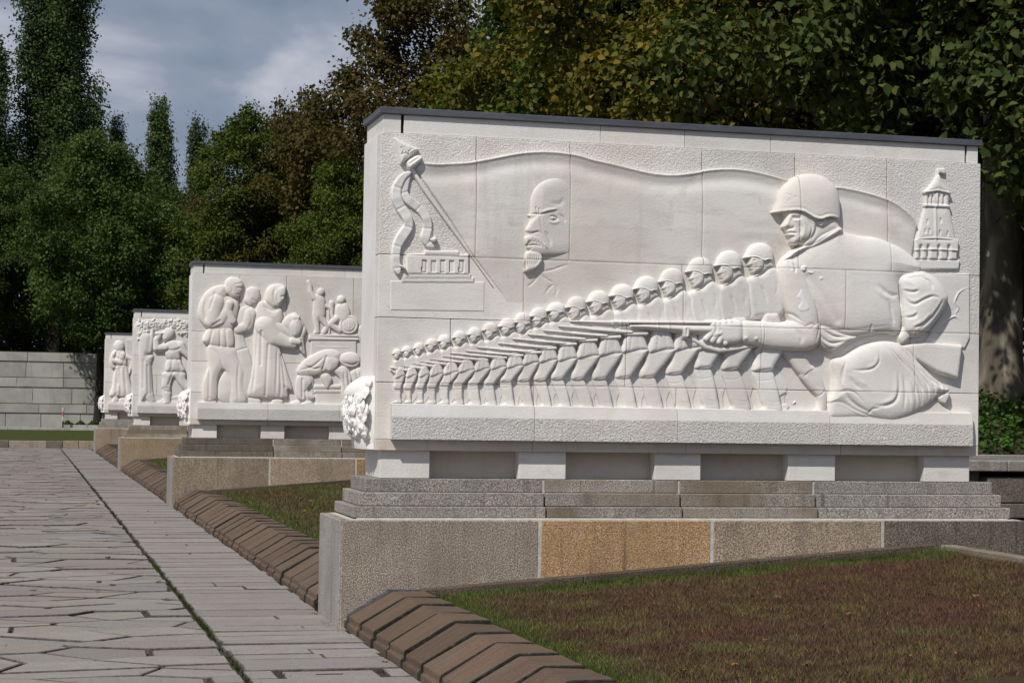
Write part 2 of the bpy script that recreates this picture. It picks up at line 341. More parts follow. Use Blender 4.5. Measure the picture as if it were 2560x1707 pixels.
M_BARK = bark('dark bark', (0.018, 0.014, 0.011), (0.035, 0.028, 0.022), (0.06, 0.05, 0.04), 6)
M_PLANEB = bark('plane tree bark', (0.07, 0.06, 0.045), (0.135, 0.115, 0.085), (0.30, 0.26, 0.20), 3)
def flat(name, c, rough=0.7, spec=0.25):
    s = NT(name); return s.done(c, rough, None, spec)
M_PLASTER = flat('fresh white plaster', (0.86, 0.86, 0.87))
M_RED = flat('red painted band', (0.45, 0.12, 0.10)); M_PALE = flat('pale painted post', (0.55, 0.48, 0.45))
M_YELLOW = flat('yellow petals', (0.75, 0.52, 0.01)); M_LEAFDRY = flat('dry leaf', (0.24, 0.10, 0.04)); M_IRON = flat('rusty iron', (0.045, 0.032, 0.026), 0.8)
# ------------------------------------------------------------------ monument dimensions (metres, local to each plinth corner)
SP = 16.4517                      # spacing of the monuments along the path
HP, DP, XR = 0.7959, 1.0092, 5.71 # plinth height, depth, right end
A1, AS = 0.10, 0.0542             # step insets
Z1, Z2, Z3 = 0.8938, 0.9981, 1.1029
XS, YS, DS, WS = 0.2762, 0.1621, 0.7322, 5.0691
ZB, ZS, ZC0, ZC1 = 1.3195, 3.7526, 3.8958, 3.9472

# ------------------------------------------------------------------ carving: height fields made of outlines, limbs, grooves and ridges
CROPS = {'A': (880, 240, 600/1882), 'B': (1400, 300, 600/1882), 'C': (1850, 380, 630/1900), 'D': (880, 700, 620/1944),
         'E': (1400, 600, 600/1882), 'F': (1900, 700, 660/1882), 'M': (450, 630, 480/1447), 'N': (230, 740, 260/1132), 'P': (0, 0, 1.0)}
def to_px(crop, pts):
    ox, oy, s_ = CROPS[crop]; return [(ox+s_*p[0], oy+s_*p[1])+tuple(p[2:]) for p in pts]
def spline(pts, closed=True, n=5):
    P = np.asarray(pts, float); N = len(P); out = []
    rng = range(N) if closed else range(N-1)
    for i in rng:
        if closed: p0, p1, p2, p3 = P[(i-1) % N], P[i], P[(i+1) % N], P[(i+2) % N]
        else: p0, p1, p2, p3 = P[max(i-1, 0)], P[i], P[i+1], P[min(i+2, N-1)]
        for t in np.linspace(0, 1, n, endpoint=False):
            out.append(0.5*((2*p1)+(-p0+p2)*t+(2*p0-5*p1+4*p2-p3)*t*t+(-p0+3*p1-3*p2+p3)*t**3))
    if not closed: out.append(P[-1])
    return np.array(out)
class Carving:
    def __init__(s, k, crop, step=0.005, joints=True, dscale=1.0):
        s.k, s.crop, s.step, s.ops, s.joints, s.dscale = k, crop, step, [], joints, dscale
        s.Y = k*SP+YS
    def loc(s, pts, crop=None):
        out = []
        for p in to_px(crop or s.crop, pts):
            q = on_y(p[0], p[1], s.Y); out.append((q[0], q[2])+tuple(p[2:]))
        return np.array(out, float)
    def poly(s, pts, base, h, r, crop=None, smooth=True, slope=9.0, tilt=(0, 0), over=False, fade=None, open_from=None):
        P = s.loc(pts, crop); P = spline(P) if smooth else P
        s.ops.append(('poly', P, base, h, r, slope, tilt, over, fade, open_from*5 if open_from else None)); return s
    def limb(s, pts, base, k=1.0, crop=None, slope=9.0, unit=None):
        """pts: (x, y, radius) in crop pixels"""
        P = s.loc([p[:2] for p in pts], crop); sc = CROPS[crop or s.crop][2]
        d = (s.Y-CAM[1])/F_PX*1.03
        R = np.array([p[2]*sc*d for p in pts]); s.ops.append(('limb', np.column_stack([P, R]), base, k, slope)); return s
    def groove(s, pts, w, depth, crop=None, smooth=True):
        P = s.loc(pts, crop); P = spline(P, False) if smooth and len(P) > 2 else P
        s.ops.append(('line', P, w, -depth)); return s
    def ridge(s, pts, w, height, crop=None, smooth=True):
        P = s.loc(pts, crop); P = spline(P, False) if smooth and len(P) > 2 else P
        s.ops.append(('line', P, w, height)); return s
    def dent(s, x, y, r, depth, crop=None):
        P = s.loc([(x, y), (x+0.01, y)], crop); s.ops.append(('line', P, r, -depth)); return s
    @staticmethod
    def seg_dist(X, Z, a, b):
        ab = b-a; L2 = ab@ab+1e-12
        t = np.clip(((X-a[0])*ab[0]+(Z-a[1])*ab[1])/L2, 0, 1)
        return np.hypot(X-a[0]-t*ab[0], Z-a[1]-t*ab[1]), t
    def build(s, name, mat, parent, back=-0.02, xlim=None):
        allp = [o[1][:, :2] for o in s.ops if o[0] != 'line']; rad = max([o[1][:, 2].max() for o in s.ops if o[0] == 'limb'] or [0])
        A = np.vstack(allp); st = s.step; m_ = 0.02+rad
        x0, z0 = A.min(0)-m_; x1, z1 = A.max(0)+m_
        if xlim: x0, x1 = max(x0, xlim[0]), min(x1, xlim[1])
        nx, nz = int((x1-x0)/st)+2, int((z1-z0)/st)+2
        xs, zs = x0+np.arange(nx)*st, z0+np.arange(nz)*st
        H = np.full((nz, nx), -0.06)
        def win(P, m_):
            i0 = max(int((P[:, 0].min()-m_-x0)/st), 0); i1 = min(int((P[:, 0].max()+m_-x0)/st)+2, nx)
            j0 = max(int((P[:, 1].min()-m_-z0)/st), 0); j1 = min(int((P[:, 1].max()+m_-z0)/st)+2, nz)
            return slice(j0, max(j1, j0)), slice(i0, max(i1, i0))
        for o in s.ops:
            P = o[1]
            if o[0] == 'poly':
                P, base, h, r, slope, tilt, over, fade = o[1:9]; w = win(P, 0.03); of = o[9] if len(o) > 9 else None
                X, Z = np.meshgrid(xs[w[1]], zs[w[0]])
                if X.size == 0: continue
                D = np.full(X.shape, 9.0); DR = D; ins = np.zeros(X.shape, bool)
                for i_, (a, b) in enumerate(zip(P, np.roll(P, -1, 0))):
                    D = np.minimum(D, s.seg_dist(X, Z, a, b)[0])
                    if of and i_ == of-1: DR = D          # outline past this point is an open edge without rounding
                    if a[1] != b[1]:
                        c = (a[1] > Z) != (b[1] > Z)
                        ins ^= c & (X < (b[0]-a[0])*(Z-a[1])/(b[1]-a[1])+a[0])
                d = np.where(ins, D, -D); t = np.clip((np.where(ins, DR, -D) if of else d)/r, 0, 1)
                hh = base+h*np.sqrt(1-(1-t)**2)+tilt[0]*(X-P[:, 0].mean())+tilt[1]*(Z-P[:, 1].mean())
                if fade is not None: hh = hh*fade(X, Z)
                hh = np.where(ins, hh, (hh if fade is not None else base)-D*slope)
                H[w] = np.where(d > -0.003, hh, H[w]) if over else np.maximum(H[w], hh)
            elif o[0] == 'limb':
                _, P, base, k, slope = o; w = win(P, P[:, 2].max()+0.03)
                X, Z = np.meshgrid(xs[w[1]], zs[w[0]])
                if X.size == 0: continue
                for a, b in zip(P[:-1], P[1:]):
                    d, t = s.seg_dist(X, Z, a[:2], b[:2]); r = a[2]+(b[2]-a[2])*t
                    hh = base+k*np.sqrt(np.maximum(r*r-d*d, 0)); hh = np.where(d > r, base-(d-r)*slope, hh)
                    H[w] = np.maximum(H[w], hh)
            else:
                _, P, wd, dh = o; w = win(P, wd*3)
                X, Z = np.meshgrid(xs[w[1]], zs[w[0]])
                if X.size == 0: continue
                D = np.full(X.shape, 9.0); T_ = np.zeros(X.shape); m_ = len(P)-1
                for i_, (a, b) in enumerate(zip(P[:-1], P[1:])):
                    d_, t_ = s.seg_dist(X, Z, a, b); c_ = d_ < D; D = np.where(c_, d_, D); T_ = np.where(c_, (i_+t_)/m_, T_)
                tp = np.clip(3.2*np.minimum(T_, 1-T_)+.06, 0, 1) if (m_ > 3 and wd < .03 and m_ < 60) else 1.0
                H[w] += np.where(H[w] > -0.01, dh*tp*np.exp(-(D/(wd*(.55+.45*tp)))**2), 0)
        if s.joints and s.k == 0:
            for jz in JOINT_Z:
                H -= 0.004*np.exp(-((zs[:, None]-jz)/0.0045)**2)*(H > 0)
            for jx, za, zb in JOINT_X:
                H -= 0.004*np.exp(-((xs[None, :]-jx)/0.0045)**2)*(H > 0)*((zs[:, None] > za) & (zs[:, None] < zb))
        H = np.where(H > 0, H*s.dscale, H); H = np.maximum(H, back)
        # light smoothing removes stair steps but keeps the carved edges
        Hs = H.copy(); Hs[1:-1, 1:-1] = (H[1:-1, 1:-1]*8+H[:-2, 1:-1]+H[2:, 1:-1]+H[1:-1, :-2]+H[1:-1, 2:])/12; H = Hs
        X, Z = np.meshgrid(xs, zs)
        V = np.column_stack([X.ravel(), (YS-H).ravel(), Z.ravel()])
        idx = np.arange(nx*nz).reshape(nz, nx)
        q = np.stack([idx[:-1, :-1], idx[:-1, 1:], idx[1:, 1:], idx[1:, :-1]], -1).reshape(-1, 4)
        keep = (H.ravel()[q] > back+0.004).any(1); q = q[keep]
        u, inv = np.unique(q, return_inverse=True)
        me = np_mesh(name, V[u], inv.reshape(-1, 4), True)
        return link(name, me, mat, parent)

def zx(px, py, k=0):
    q = on_y(px, py, k*SP+YS); return q[0], q[2]
JZ1, JZ2, JZ3 = zx(950, 635)[1], zx(948.6, 792.5)[1], zx(947, 955)[1]
JOINT_Z = [JZ1, JZ2, JZ3]
ROWS = [(JZ1, ZS, [zx(x, 480)[0] for x in (1189, 1423.6, 1754, 1986.6, 2217)]),
        (JZ2, JZ1, [zx(x, 715)[0] for x in (1309, 1703, 2102)]),
        (JZ3, JZ2, [zx(x, 870)[0] for x in (1125.6, 1560, 1897, 2275)]),
        (ZB, JZ3, [zx(x, 1040)[0] for x in (1333, 1686, 2063)])]
JOINT_X = [(x_, za, zb) for za, zb, xs_ in ROWS for x_ in xs_]
LZ0, LZ1 = zx(1000, 1098)[1], zx(1000, 1008)[1]          # ledge
LX0, LX1 = zx(975.7, 1050)[0], zx(2423, 1070)[0]
JL = [(2, z_, 0, 0) for z_ in JOINT_Z]+[(0, x_, za, zb) for x_, za, zb in JOINT_X]
M_FIG = white_stone('carved white limestone', 0.0022, 0.22, lines=JL)
M_CLOTH = white_stone('carved limestone with shade tint and patina', 0.0022, 0.6, (0.95, 0.945, 0.935), lines=JL)  # tint paints in shade of the leaning flag; extra dirt is its patina
# ------------------------------------------------------------------ reliefs of the near monument
HELM = [(0,.83),(.036,.757),(.085,.586),(.135,.386),(.233,.186),(.372,.057),(.55,0),(.727,.03),(.846,.13),(.935,.27),(.984,.47),(1,.73),(.99,.963),(.925,.963),(.826,.943),(.747,.963),(.668,1.0),(.57,.97),(.49,.90),(.41,.837),(.31,.81),(.154,.82)]
FACE = [(.20,.72),(.185,.90),(.165,1.02),(.145,1.12),(.16,1.155),(.195,1.19),(.19,1.22),(.205,1.26),(.215,1.31),(.245,1.37),(.262,1.46),(.30,1.51),(.41,1.50),(.53,1.43),(.63,1.30),(.68,1.1),(.66,.80)]
NECK = [(.55,.90),(.75,.92),(.92,.95),(.97,1.08),(1.0,1.2),(.80,1.32),(.55,1.56),(.42,1.52),(.50,1.2)]
# helmet left, right, top, brim | skirt left, right, hem | knee left, right, y | heel, toe, foot y
ROWD = [(315,383,540,585, 333,413,757, 323,375,852, 382,318,962),(388,468,517,565, 420,508,752, 400,455,855, 462,410,962),
        (478,560,492,545, 520,602,750, 495,550,850, 555,500,963),(573,663,460,515, 605,712,743, 585,645,845, 652,580,968),
        (670,768,430,490, 712,830,730, 680,745,830, 752,668,972),(785,888,400,462, 830,955,715, 785,855,825, 865,765,978),
        (900,1008,372,438, 955,1075,703, 905,975,825, 998,875,985),(1018,1135,335,405, 1080,1203,690, 1030,1095,825, 1122,1010,990),
        (1145,1268,305,375, 1205,1335,680, 1155,1235,800, 1262,1140,997),(1265,1392,258,345, 1330,1458,655, 1295,1375,795, 1408,1275,1005),
        (1390,1520,217,298, 1460,1600,635, 1420,1500,790, 1550,1430,1013),(1520,1662,178,255, 1605,1750,625, 1555,1635,780, 1698,1570,1018)]
ROWE = [(40,195,445,545, 125,295,918, 85,165,1095, 243,90,1345),(205,375,400,500, 290,470,900, 250,340,1095, 400,245,1350),
        (380,565,350,455, 475,670,872, 430,530,1085, 585,425,1355),(565,757,288,400, 685,880,870, 620,720,1080, 790,610,1360),
        (765,955,225,345, 880,1070,857, 825,930,1055, 1005,820,1365),(975,1180,140,270, 1065,1260,850, 1050,1160,1010, 1225,1025,1365),
        (1195,1410,88,225, 1285,1490,850, 1265,1370,1020, 1465,1245,1366),(1425,1655,28,160, 1540,1740,850, 1510,1640,1030, 1712,1490,1370)]
TIPS = [(298,704),(300,685),(362,668),(455,652),(508,636),(588,620),(690,598),(752,573),(875,555),(960,527),(1125,497),(1238,462),(1360,428),(1480,398),(1598,365)]
def row_px():
    out = []
    for crop, rows in (('D', ROWD), ('E', ROWE)):
        ox, oy, s_ = CROPS[crop]; X = lambda v: ox+s_*v; Y = lambda v: oy+s_*v
        for r in rows: out.append([X(r[0]),X(r[1]),Y(r[2]),Y(r[3]), X(r[4]),X(r[5]),Y(r[6]), X(r[7]),X(r[8]),Y(r[9]), X(r[10]),X(r[11]),Y(r[12])])
    return out
def face_marks(c, N, g):
    """eyes, nose wing, mouth, jaw strap in helmet-normalised coordinates"""
    c.ridge([N(.24,.86),N(.20,1.0),N(.16,1.13)], 0.010*g, 0.010*g)
    c.groove([N(.25,.93),N(.32,.95),N(.39,.94)], 0.008*g, 0.012*g); c.ridge([N(.26,1.0),N(.33,1.0),N(.38,.99)], 0.005*g, 0.004*g)
    c.groove([N(.19,1.165),N(.26,1.17),N(.28,1.12)], 0.005*g, 0.007*g)
    c.groove([N(.205,1.275),N(.27,1.265),N(.33,1.285)], 0.0045*g, 0.008*g); c.ridge([N(.21,1.31),N(.27,1.31)], 0.006*g, 0.004*g)
    c.groove([N(.22,1.36),N(.28,1.36)], 0.006*g, 0.004*g); c.groove([N(.36,1.05),N(.38,1.2),N(.36,1.33)], 0.012*g, 0.005*g)
    c.groove([N(.47,.95),N(.55,1.15),N(.50,1.45)], 0.0045*g, 0.006*g)
def carve_soldier(mon, i, r):
    hx0,hx1,ht,hb, sx0,sx1,hy, kx0,kx1,ky, heel,toe,fy = r
    w = hx1-hx0; hh = (hb-ht)*1.07; g = w/73.0; D_ = 0.012+0.0012*i; dz = 0.40+0.60*g
    N = lambda u, v: (hx0+u*w, ht+(v if v < .83 else .83+(v-.83)*1.27)*hh)
    NH = lambda u, v: (hx0+u*w, ht+v*hh)
    st = 0.0035 if w < 45 else 0.0042
    chin = ht+1.70*hh; ww = sx1-sx0; bh = fy-ky; fl = heel-toe
    waist = chin+(hy-chin)*0.55
    b = Carving(0, 'P', st, dscale=0.72)
    b.poly([(kx1-1,ky-.12*bh),(kx1+.40*ww,ky-.02*bh),(kx1+.72*ww,ky+.38*bh),(kx1+.60*ww,ky+.62*bh),(heel+.30*fl,fy),(heel-.1*fl,fy),(heel-.05*fl,ky+.5*bh)], 0.0035, 0.0035*dz, 0.012, smooth=False)
    # boot and thigh
    b.poly([(kx0,ky-3),(kx1,ky-4),(kx1+.60*(heel-kx1),ky+.25*bh),(heel-1,ky+.62*bh),(heel,fy),(toe,fy),(toe+.05*fl,fy-.07*bh),(heel-.58*fl,fy-.16*bh),(heel-.66*fl,fy-.34*bh),(kx0+.45*(heel-.66*fl-kx0),ky+.33*bh)], 0.006*dz+D_*.45, 0.030*dz, 0.035*g, tilt=(0.22,0))
    b.poly([(sx0,hy-4),(sx1-1,hy-6),(sx1-2,hy+.12*(ky-hy)),(kx1+.35*(sx1-kx1),hy+.72*(ky-hy)),(kx1,ky+1),(kx0+2,ky+1),(kx0-1,ky-.25*(ky-hy)),(sx0-.5*(sx0-kx0),hy+.45*(ky-hy))], D_*.7+.012*dz, 0.046*dz, 0.055*g, tilt=(0.16,0))
    b.groove([(kx0-1,ky+.19*bh),(kx0+.5*(kx1-kx0)+4,ky+.22*bh),(kx1+.40*(heel-kx1),ky+.17*bh)], 0.004, 0.003)
    for q in (.60,.66,.72): b.groove([(heel-.50*fl,fy-(1-q)*bh*.8),(heel-.2*fl,fy-(1-q)*bh*.74),(heel-1,fy-(1-q)*bh*.8)], 0.005*g, 0.003*dz)
    b.groove([(kx0+.3*(kx1-kx0),ky-2),(kx1-1,ky-6)], 0.007*g, 0.005*dz)
    # tunic skirt
    b.poly([(sx0+.20*ww,waist),(sx0+.5*ww,waist-5),(sx1-.22*ww,waist),(sx1-.01*ww,hy-.35*(hy-waist)),(sx1,hy-3),(sx0+.6*ww,hy),(sx0+.3*ww,hy+4),(sx0-.01*ww,hy+4),(sx0+.02*ww,hy-.4*(hy-waist))], D_+.026*dz, 0.045*dz, 0.05*g)
    b.groove([(sx0+.6*ww,waist+6),(sx0+.68*ww,hy-6)], 0.014*g, 0.003*dz); b.groove([(sx0+.35*ww,waist+9),(sx0+.3*ww,hy-5)], 0.010*g, 0.004*dz)
    # torso with slung arm
    b.poly([N(.40,1.46),N(.26,1.66),(hx0+.12*w,chin+.28*hh),(hx0+.10*w,chin+.7*hh),(hx0+.24*w,waist),(sx0+.15*ww,waist+5),(sx1-.1*ww,waist+3),(sx1+.05*ww,waist-.35*(waist-chin)),(hx0+1.42*w,chin+.05*hh),(hx0+1.22*w,chin-.18*hh),N(1.0,1.2),N(.82,1.28),N(.6,1.52)], D_+.012*dz, 0.040*dz, 0.05*g, tilt=(-0.02,0))
    if w > 55:
        b.groove([N(.55,2.0),N(.68,2.35),N(.78,2.8)], 0.012*g, 0.008); b.groove([N(1.05,1.75),N(1.12,2.1),N(1.05,2.5)], 0.014, 0.004)
        b.ridge([N(.18,2.0),N(.22,2.5),N(.35,2.95)], 0.02, 0.006)
    b.ridge([N(.30,1.62),N(.55,1.50),N(.86,1.22)], 0.012*g, 0.010*dz); b.groove([N(.27,1.70),N(.56,1.58),N(.90,1.28)], 0.005*g, 0.007*dz)
    b.poly([N(*p) for p in NECK], D_+.020*dz, 0.034*dz, 0.03*g)
    b.poly([N(*p) for p in FACE], D_+.030*dz, 0.050*dz, 0.040*g)
    face_marks(b, N, g*.8)
    o = b.build('soldier_figure', M_FIG, mon)
    h = Carving(0, 'P', st, dscale=0.66)
    h.poly([NH(*p) for p in HELM], D_+.034*dz, 0.052*dz, 0.085*g, open_from=12, tilt=(0,-0.04))
    rim = [NH(u, v-.04) for u, v in ((.02,.83),(.154,.82),(.31,.81),(.41,.837),(.49,.90),(.57,.97),(.668,1.0),(.747,.963),(.826,.943),(.925,.963),(.98,.963))]
    h.ridge(rim, 0.008*g, 0.007*dz); h.groove([(p[0], p[1]-.085*hh) for p in rim], 0.006*g, 0.003*dz)
    h.build('helmet', M_FIG, o)
    return o
def carve_rifle(fig, tip, hand, g, D_):
    (tx, ty), (hx, hy) = tip, hand; dx, dy = hx-tx, hy-ty; L_ = math.hypot(dx, dy); ux, uy = dx/L_, dy/L_; nx_, ny_ = -uy, ux
    P = lambda a, b: (tx+ux*a*L_+nx_*b*g, ty+uy*a*L_+ny_*b*g)
    c = Carving(0, 'P', 0.0035, dscale=0.85)
    c.poly([P(0,-1),P(.06,-2.6),P(.40,-3),P(.40,3),P(.06,1.5)], D_, 0.014*g, 0.01, smooth=False)
    c.poly([P(.30,-2.6),P(.52,-3.2),P(.52,4),P(.30,3)], D_+.004, 0.012*g, 0.008, smooth=False)
    c.poly([P(.44,-3),P(1.12,-3.5),P(1.14,5),P(1.0,7.5),P(.56,6.5),P(.44,4)], D_+.006*g, 0.024*g, 0.018*g, smooth=False)
    c.groove([P(.46,0),P(1.1,0)], 0.004, 0.006*g, smooth=False); c.groove([P(.5,-4),P(.5,5)], 0.004, 0.005, smooth=False)
    # hand gripping the stock: knuckles and thumb
    for q in range(4): c.limb([(*P(.90+.045*q,-2.5), 2.6*g), (*P(.885+.045*q,6.5), 2.9*g)], D_+.012*g, 1.0)
    c.limb([(*P(1.02,9), 4.2*g), (*P(1.16,7), 5.2*g), (*P(1.34,2), 6.0*g)], D_+.006*g, 0.9)
    c.build('rifle', M_FIG, fig)

def build_row(mon):
    rows = row_px(); n = len(rows)
    for i, r in enumerate(rows):
        o = carve_soldier(mon, i, r)
        g = (r[1]-r[0])/73.0
        if i < len(TIPS):
            tip = to_px('D', [TIPS[i]])[0]
            hand = (r[4]+(r[5]-r[4])*0.05, tip[1]+max(6.0, (r[4]-tip[0])*0.075))
            carve_rifle(o, tip, hand, max(.42, g), 0.030+0.0030*i)
    c = Carving(0, 'E', 0.0042)                              # bayonet and hand of the nearest man in the row
    c.poly([(690,603),(735,592),(948,594),(948,612),(735,614)], 0.035, 0.012, 0.01, smooth=False)
    c.poly([(940,590),(1180,588),(1180,618),(940,618)], 0.037, 0.014, 0.01, smooth=False)
    for q in range(4): c.limb([(1170+26*q,588,13),(1155+30*q,622,14)], 0.040)
    c.limb([(1255,605,26),(1400,612,28),(1560,590,36),(1640,575,40)], 0.030, 0.7)
    c.limb([(1400,600,22),(1500,545,34),(1560,500,40)], 0.026, 0.5)
    c.build('rifle', M_FIG, [o for o in mon.children if o.name.startswith('soldier_figure')][-1])

def build_big_soldier(mon):
    b = Carving(0, 'C', 0.0048, dscale=0.78); W = M_FIG
    # stepping leg and boot (left), ground behind
    b.poly([(150,505),(300,500),(345,590),(385,640),(330,690),(270,675),(215,610)], 0.022, 0.040, 0.05, 'F')
    b.poly([(265,670),(320,600),(390,625),(450,740),(470,880),(440,955),(350,950),(375,925),(400,905),(395,830),(330,760)], 0.018, 0.036, 0.045, 'F')
    b.groove([(290,700),(340,650),(385,640)], 0.006, 0.006, 'F'); b.groove([(385,840),(430,810),(462,770)], 0.006, 0.006, 'F')
    b.poly([(62,650),(100,640),(190,800),(110,850)], 0.006, 0.012, 0.02, 'F', smooth=False)
    b.poly([(150,880),(185,880),(210,905),(250,855),(255,870),(200,905),(180,960),(150,955)], 0.008, 0.010, 0.015, 'F', smooth=False)
    # rifle butt
    b.poly([(980,470),(1160,450),(1422,466),(1392,702),(1240,655),(1080,560)], 0.060, 0.022, 0.03, 'F', smooth=False)
    b.ridge([(1010,468),(1160,455),(1410,470)], 0.008, 0.006, 'F')
    # coat tail / skirt
    b.poly([(470,900),(500,830),(560,785),(640,800),(700,860),(760,975),(640,985),(480,985)], 0.050, 0.040, 0.06, 'F')
    b.poly([(1180,880),(1250,850),(1300,900),(1370,975),(1000,990),(1080,950)], 0.030, 0.020, 0.03, 'F')
    b.poly([(1240,840),(1325,785),(1335,820),(1300,890),(1260,870)], 0.060, 0.020, 0.02, 'F', smooth=False)
    b.poly([(505,590),(530,560),(590,545),(700,480),(830,442),(945,445),(1010,480),(1100,575),(1200,675),(1285,745),(1330,785),(1250,832),(1180,890),(1080,950),(985,990),(900,1003),(760,980),(650,940),(560,890),(475,872),(500,800),(512,700)], 0.055, 0.065, 0.14, 'F')
    G = lambda pts, w, d: b.groove(pts, w*.9, d*.75, 'F'); R = lambda pts, w, d: b.ridge(pts, w*1.1, d*.7, 'F')
    G([(585,580),(560,660),(555,740)], .014, .012); G([(810,510),(815,580),(770,630),(690,645),(620,640)], .012, .014); R([(800,530),(790,600),(720,630)], .02, .008)
    G([(600,690),(640,740),(690,780)], .014, .010); R([(620,660),(670,720),(730,750)], .018, .008)
    G([(950,640),(955,780),(930,860),(860,895),(780,890)], .016, .018); R([(930,660),(935,790),(905,850),(830,875)], .022, .010)
    G([(860,460),(960,560),(1060,680),(1130,800),(1150,900)], .010, .014); G([(935,455),(1040,550),(1100,640),(1180,780),(1195,870)], .010, .016)
    G([(990,660),(1000,800),(990,930)], .014, .012); R([(1025,700),(1050,820),(1060,930)], .018, .010); G([(1080,740),(1110,850),(1135,910)], .010, .012)
    G([(1130,640),(1200,720),(1290,770)], .010, .012); R([(1160,700),(1230,760),(1300,790)], .010, .008); G([(740,960),(770,920),(830,910)], .012, .010)
    R([(475,872),(560,888),(650,938),(760,978),(900,1001),(985,988),(1080,948),(1180,888),(1250,830)], .006, .006); G([(520,810),(590,785),(650,810),(700,870)], .010, .012)
    for q in range(7): b.groove([(840+26*q,452+6*q),(930+42*q,560+18*q),(1010+48*q,760-6*q),(1040+42*q,940-24*q)], .008, .009, 'F'); b.ridge([(852+26*q,452+6*q),(945+42*q,560+18*q),(1028+48*q,755-6*q),(1058+42*q,930-24*q)], .012, .006, 'F')
    for q in range(3): b.groove([(520+16*q,620+40*q),(530+18*q,720+30*q),(580+40*q,830+30*q),(700+50*q,930+14*q)], .012, .007, 'F')
    # belt cloth folds left of the waist
    b.poly([(560,1320),(620,1300),(760,1370),(880,1395),(800,1440),(720,1500),(680,1508),(600,1470),(560,1410)], 0.050, 0.045, 0.05)
    b.groove([(600,1340),(680,1390),(790,1400)], .010, .016); b.groove([(575,1380),(650,1440),(760,1430)], .010, .016); b.groove([(580,1430),(640,1480),(700,1480)], .008, .012)
    b.groove([(500,1500),(700,1500),(900,1390),(1100,1350),(1180,1380)], .010, .02)
    # trunk with its broad back
    b.poly([(480,700),(560,650),(700,575),(775,612),(900,640),(1010,652),(1110,690),(1200,735),(1290,805),(1340,880),(1250,940),(1178,965),(1180,1100),(1196,1200),(1190,1330),(1165,1378),(1090,1360),(960,1375),(870,1395),(780,1390),(650,1345),(560,1310),(420,1200),(350,1000),(330,880),(330,815),(400,745)], 0.060, 0.070, 0.20, tilt=(0.0, 0.01))
    b.groove([(1000,1000),(1060,1060),(1110,1085),(1170,1080)], .02, .012); b.ridge([(980,1030),(1040,1085),(1100,1110)], .02, .006)
    b.groove([(1090,1130),(1110,1230),(1120,1320)], .018, .010); b.groove([(580,1300),(760,1340),(920,1330),(1090,1310)], .012, .004)
    b.groove([(1190,990),(1186,1100),(1200,1200),(1196,1330)], .010, .022)
    b.groove([(480,950),(560,1050),(640,1180),(700,1270)], .035, .012); b.groove([(960,1310),(955,1370)], .010, .008)
    # folded right arm
    b.poly([(1178,965),(1250,920),(1340,905),(1400,922),(1470,980),(1520,1055),(1538,1110),(1505,1190),(1440,1285),(1370,1362),(1300,1392),(1250,1375),(1215,1335),(1200,1230),(1195,1100)], 0.085, 0.085, 0.15)
    b.poly([(1218,1310),(1268,1385),(1205,1445),(1172,1400),(1195,1350)], 0.060, 0.03, 0.04)
    for pts in ([(1190,1045),(1250,1062),(1300,1050)], [(1195,1075),(1225,1130),(1270,1152),(1330,1120),(1400,1095),(1460,1110)], [(1300,1345),(1380,1270),(1440,1190),(1480,1120)], [(1205,1250),(1255,1248),(1290,1220)], [(1260,1330),(1330,1300),(1390,1230)], [(1330,950),(1380,990),(1400,1040)]):
        b.groove(pts, .012, .012); b.ridge([(x_-6, y_-20) for x_, y_ in pts], .016, .005)
    b.ridge([(1190,950),(1280,930),(1380,925)], .012, .010)
    # upper left arm, elbow and forearm
    b.poly([(300,812),(345,800),(420,830),(480,950),(535,1085),(572,1200),(580,1310),(560,1400),(520,1487),(440,1485),(400,1380),(330,1215),(295,1100),(272,990),(268,880)], 0.075, 0.075, 0.13)
    b.poly([(1392,648),(1520,641),(1700,650),(1860,632),(1990,640),(2010,720),(1985,830),(1880,866),(1680,862),(1540,835),(1392,792)], 0.095, 0.055, 0.10, 'E')
    b.groove([(360,835),(378,880),(372,920)], .010, .014); b.groove([(330,840),(345,890)], .008, .008)
    b.groove([(1392,648),(1394,792)], .008, .012, 'E'); b.groove([(1540,650),(1545,840)], .006, .006, 'E'); b.dent(1418,775,.012,-.012,'E'); b.dent(1497,778,.012,-.012,'E')
    b.groove([(1520,815),(1580,840),(1660,852),(1800,852)], .008, .014, 'E'); b.groove([(1800,700),(1850,760),(1840,820)], .02, .008, 'E'); b.groove([(300,1215),(360,1230),(430,1285)], .010, .014)
    b.groove([(520,1110),(555,1220),(560,1330),(530,1440)], .010, .012); b.groove([(440,1330),(500,1300),(540,1330)], .012, .006)
    # hand closed on the stock
    for q, (xa, ya, xb, yb) in enumerate(((1172,672,1118,776),(1215,660,1165,790),(1262,655,1215,800),(1308,652,1268,808))): b.limb([(xa,ya,27),(xa-6,(ya+yb)/2,30),(xb,yb,24)], 0.112, 0.9, 'E')
    b.poly([(1170,668),(1250,640),(1395,642),(1396,792),(1290,818),(1235,790),(1200,720)], 0.100, 0.045, 0.06, 'E'); b.limb([(1330,690,24),(1240,725,22),(1180,745,17)], 0.130, 0.6, 'E')
    # collar, neck, face
    b.poly([(500,700),(560,640),(640,595),(700,565),(745,592),(700,640),(600,690),(440,760),(330,815),(300,812),(400,735)], 0.085, 0.060, 0.05)
    b.groove([(320,800),(440,745),(520,705),(690,590)], .008, .014); b.ridge([(330,785),(420,735),(500,690)], .012, .010)
    N = lambda u, v: (222+u*506, 175+v*350)
    b.poly([N(*p) for p in NECK], 0.085, 0.050, 0.07); b.poly([N(*p) for p in FACE], 0.085, 0.070, 0.075)
    b.poly([(540,540),(575,525),(605,520),(600,555),(560,570)], 0.14, 0.02, 0.02); b.groove([(565,550),(590,535)], .006, .010)
    face_marks(b, N, 1.7)
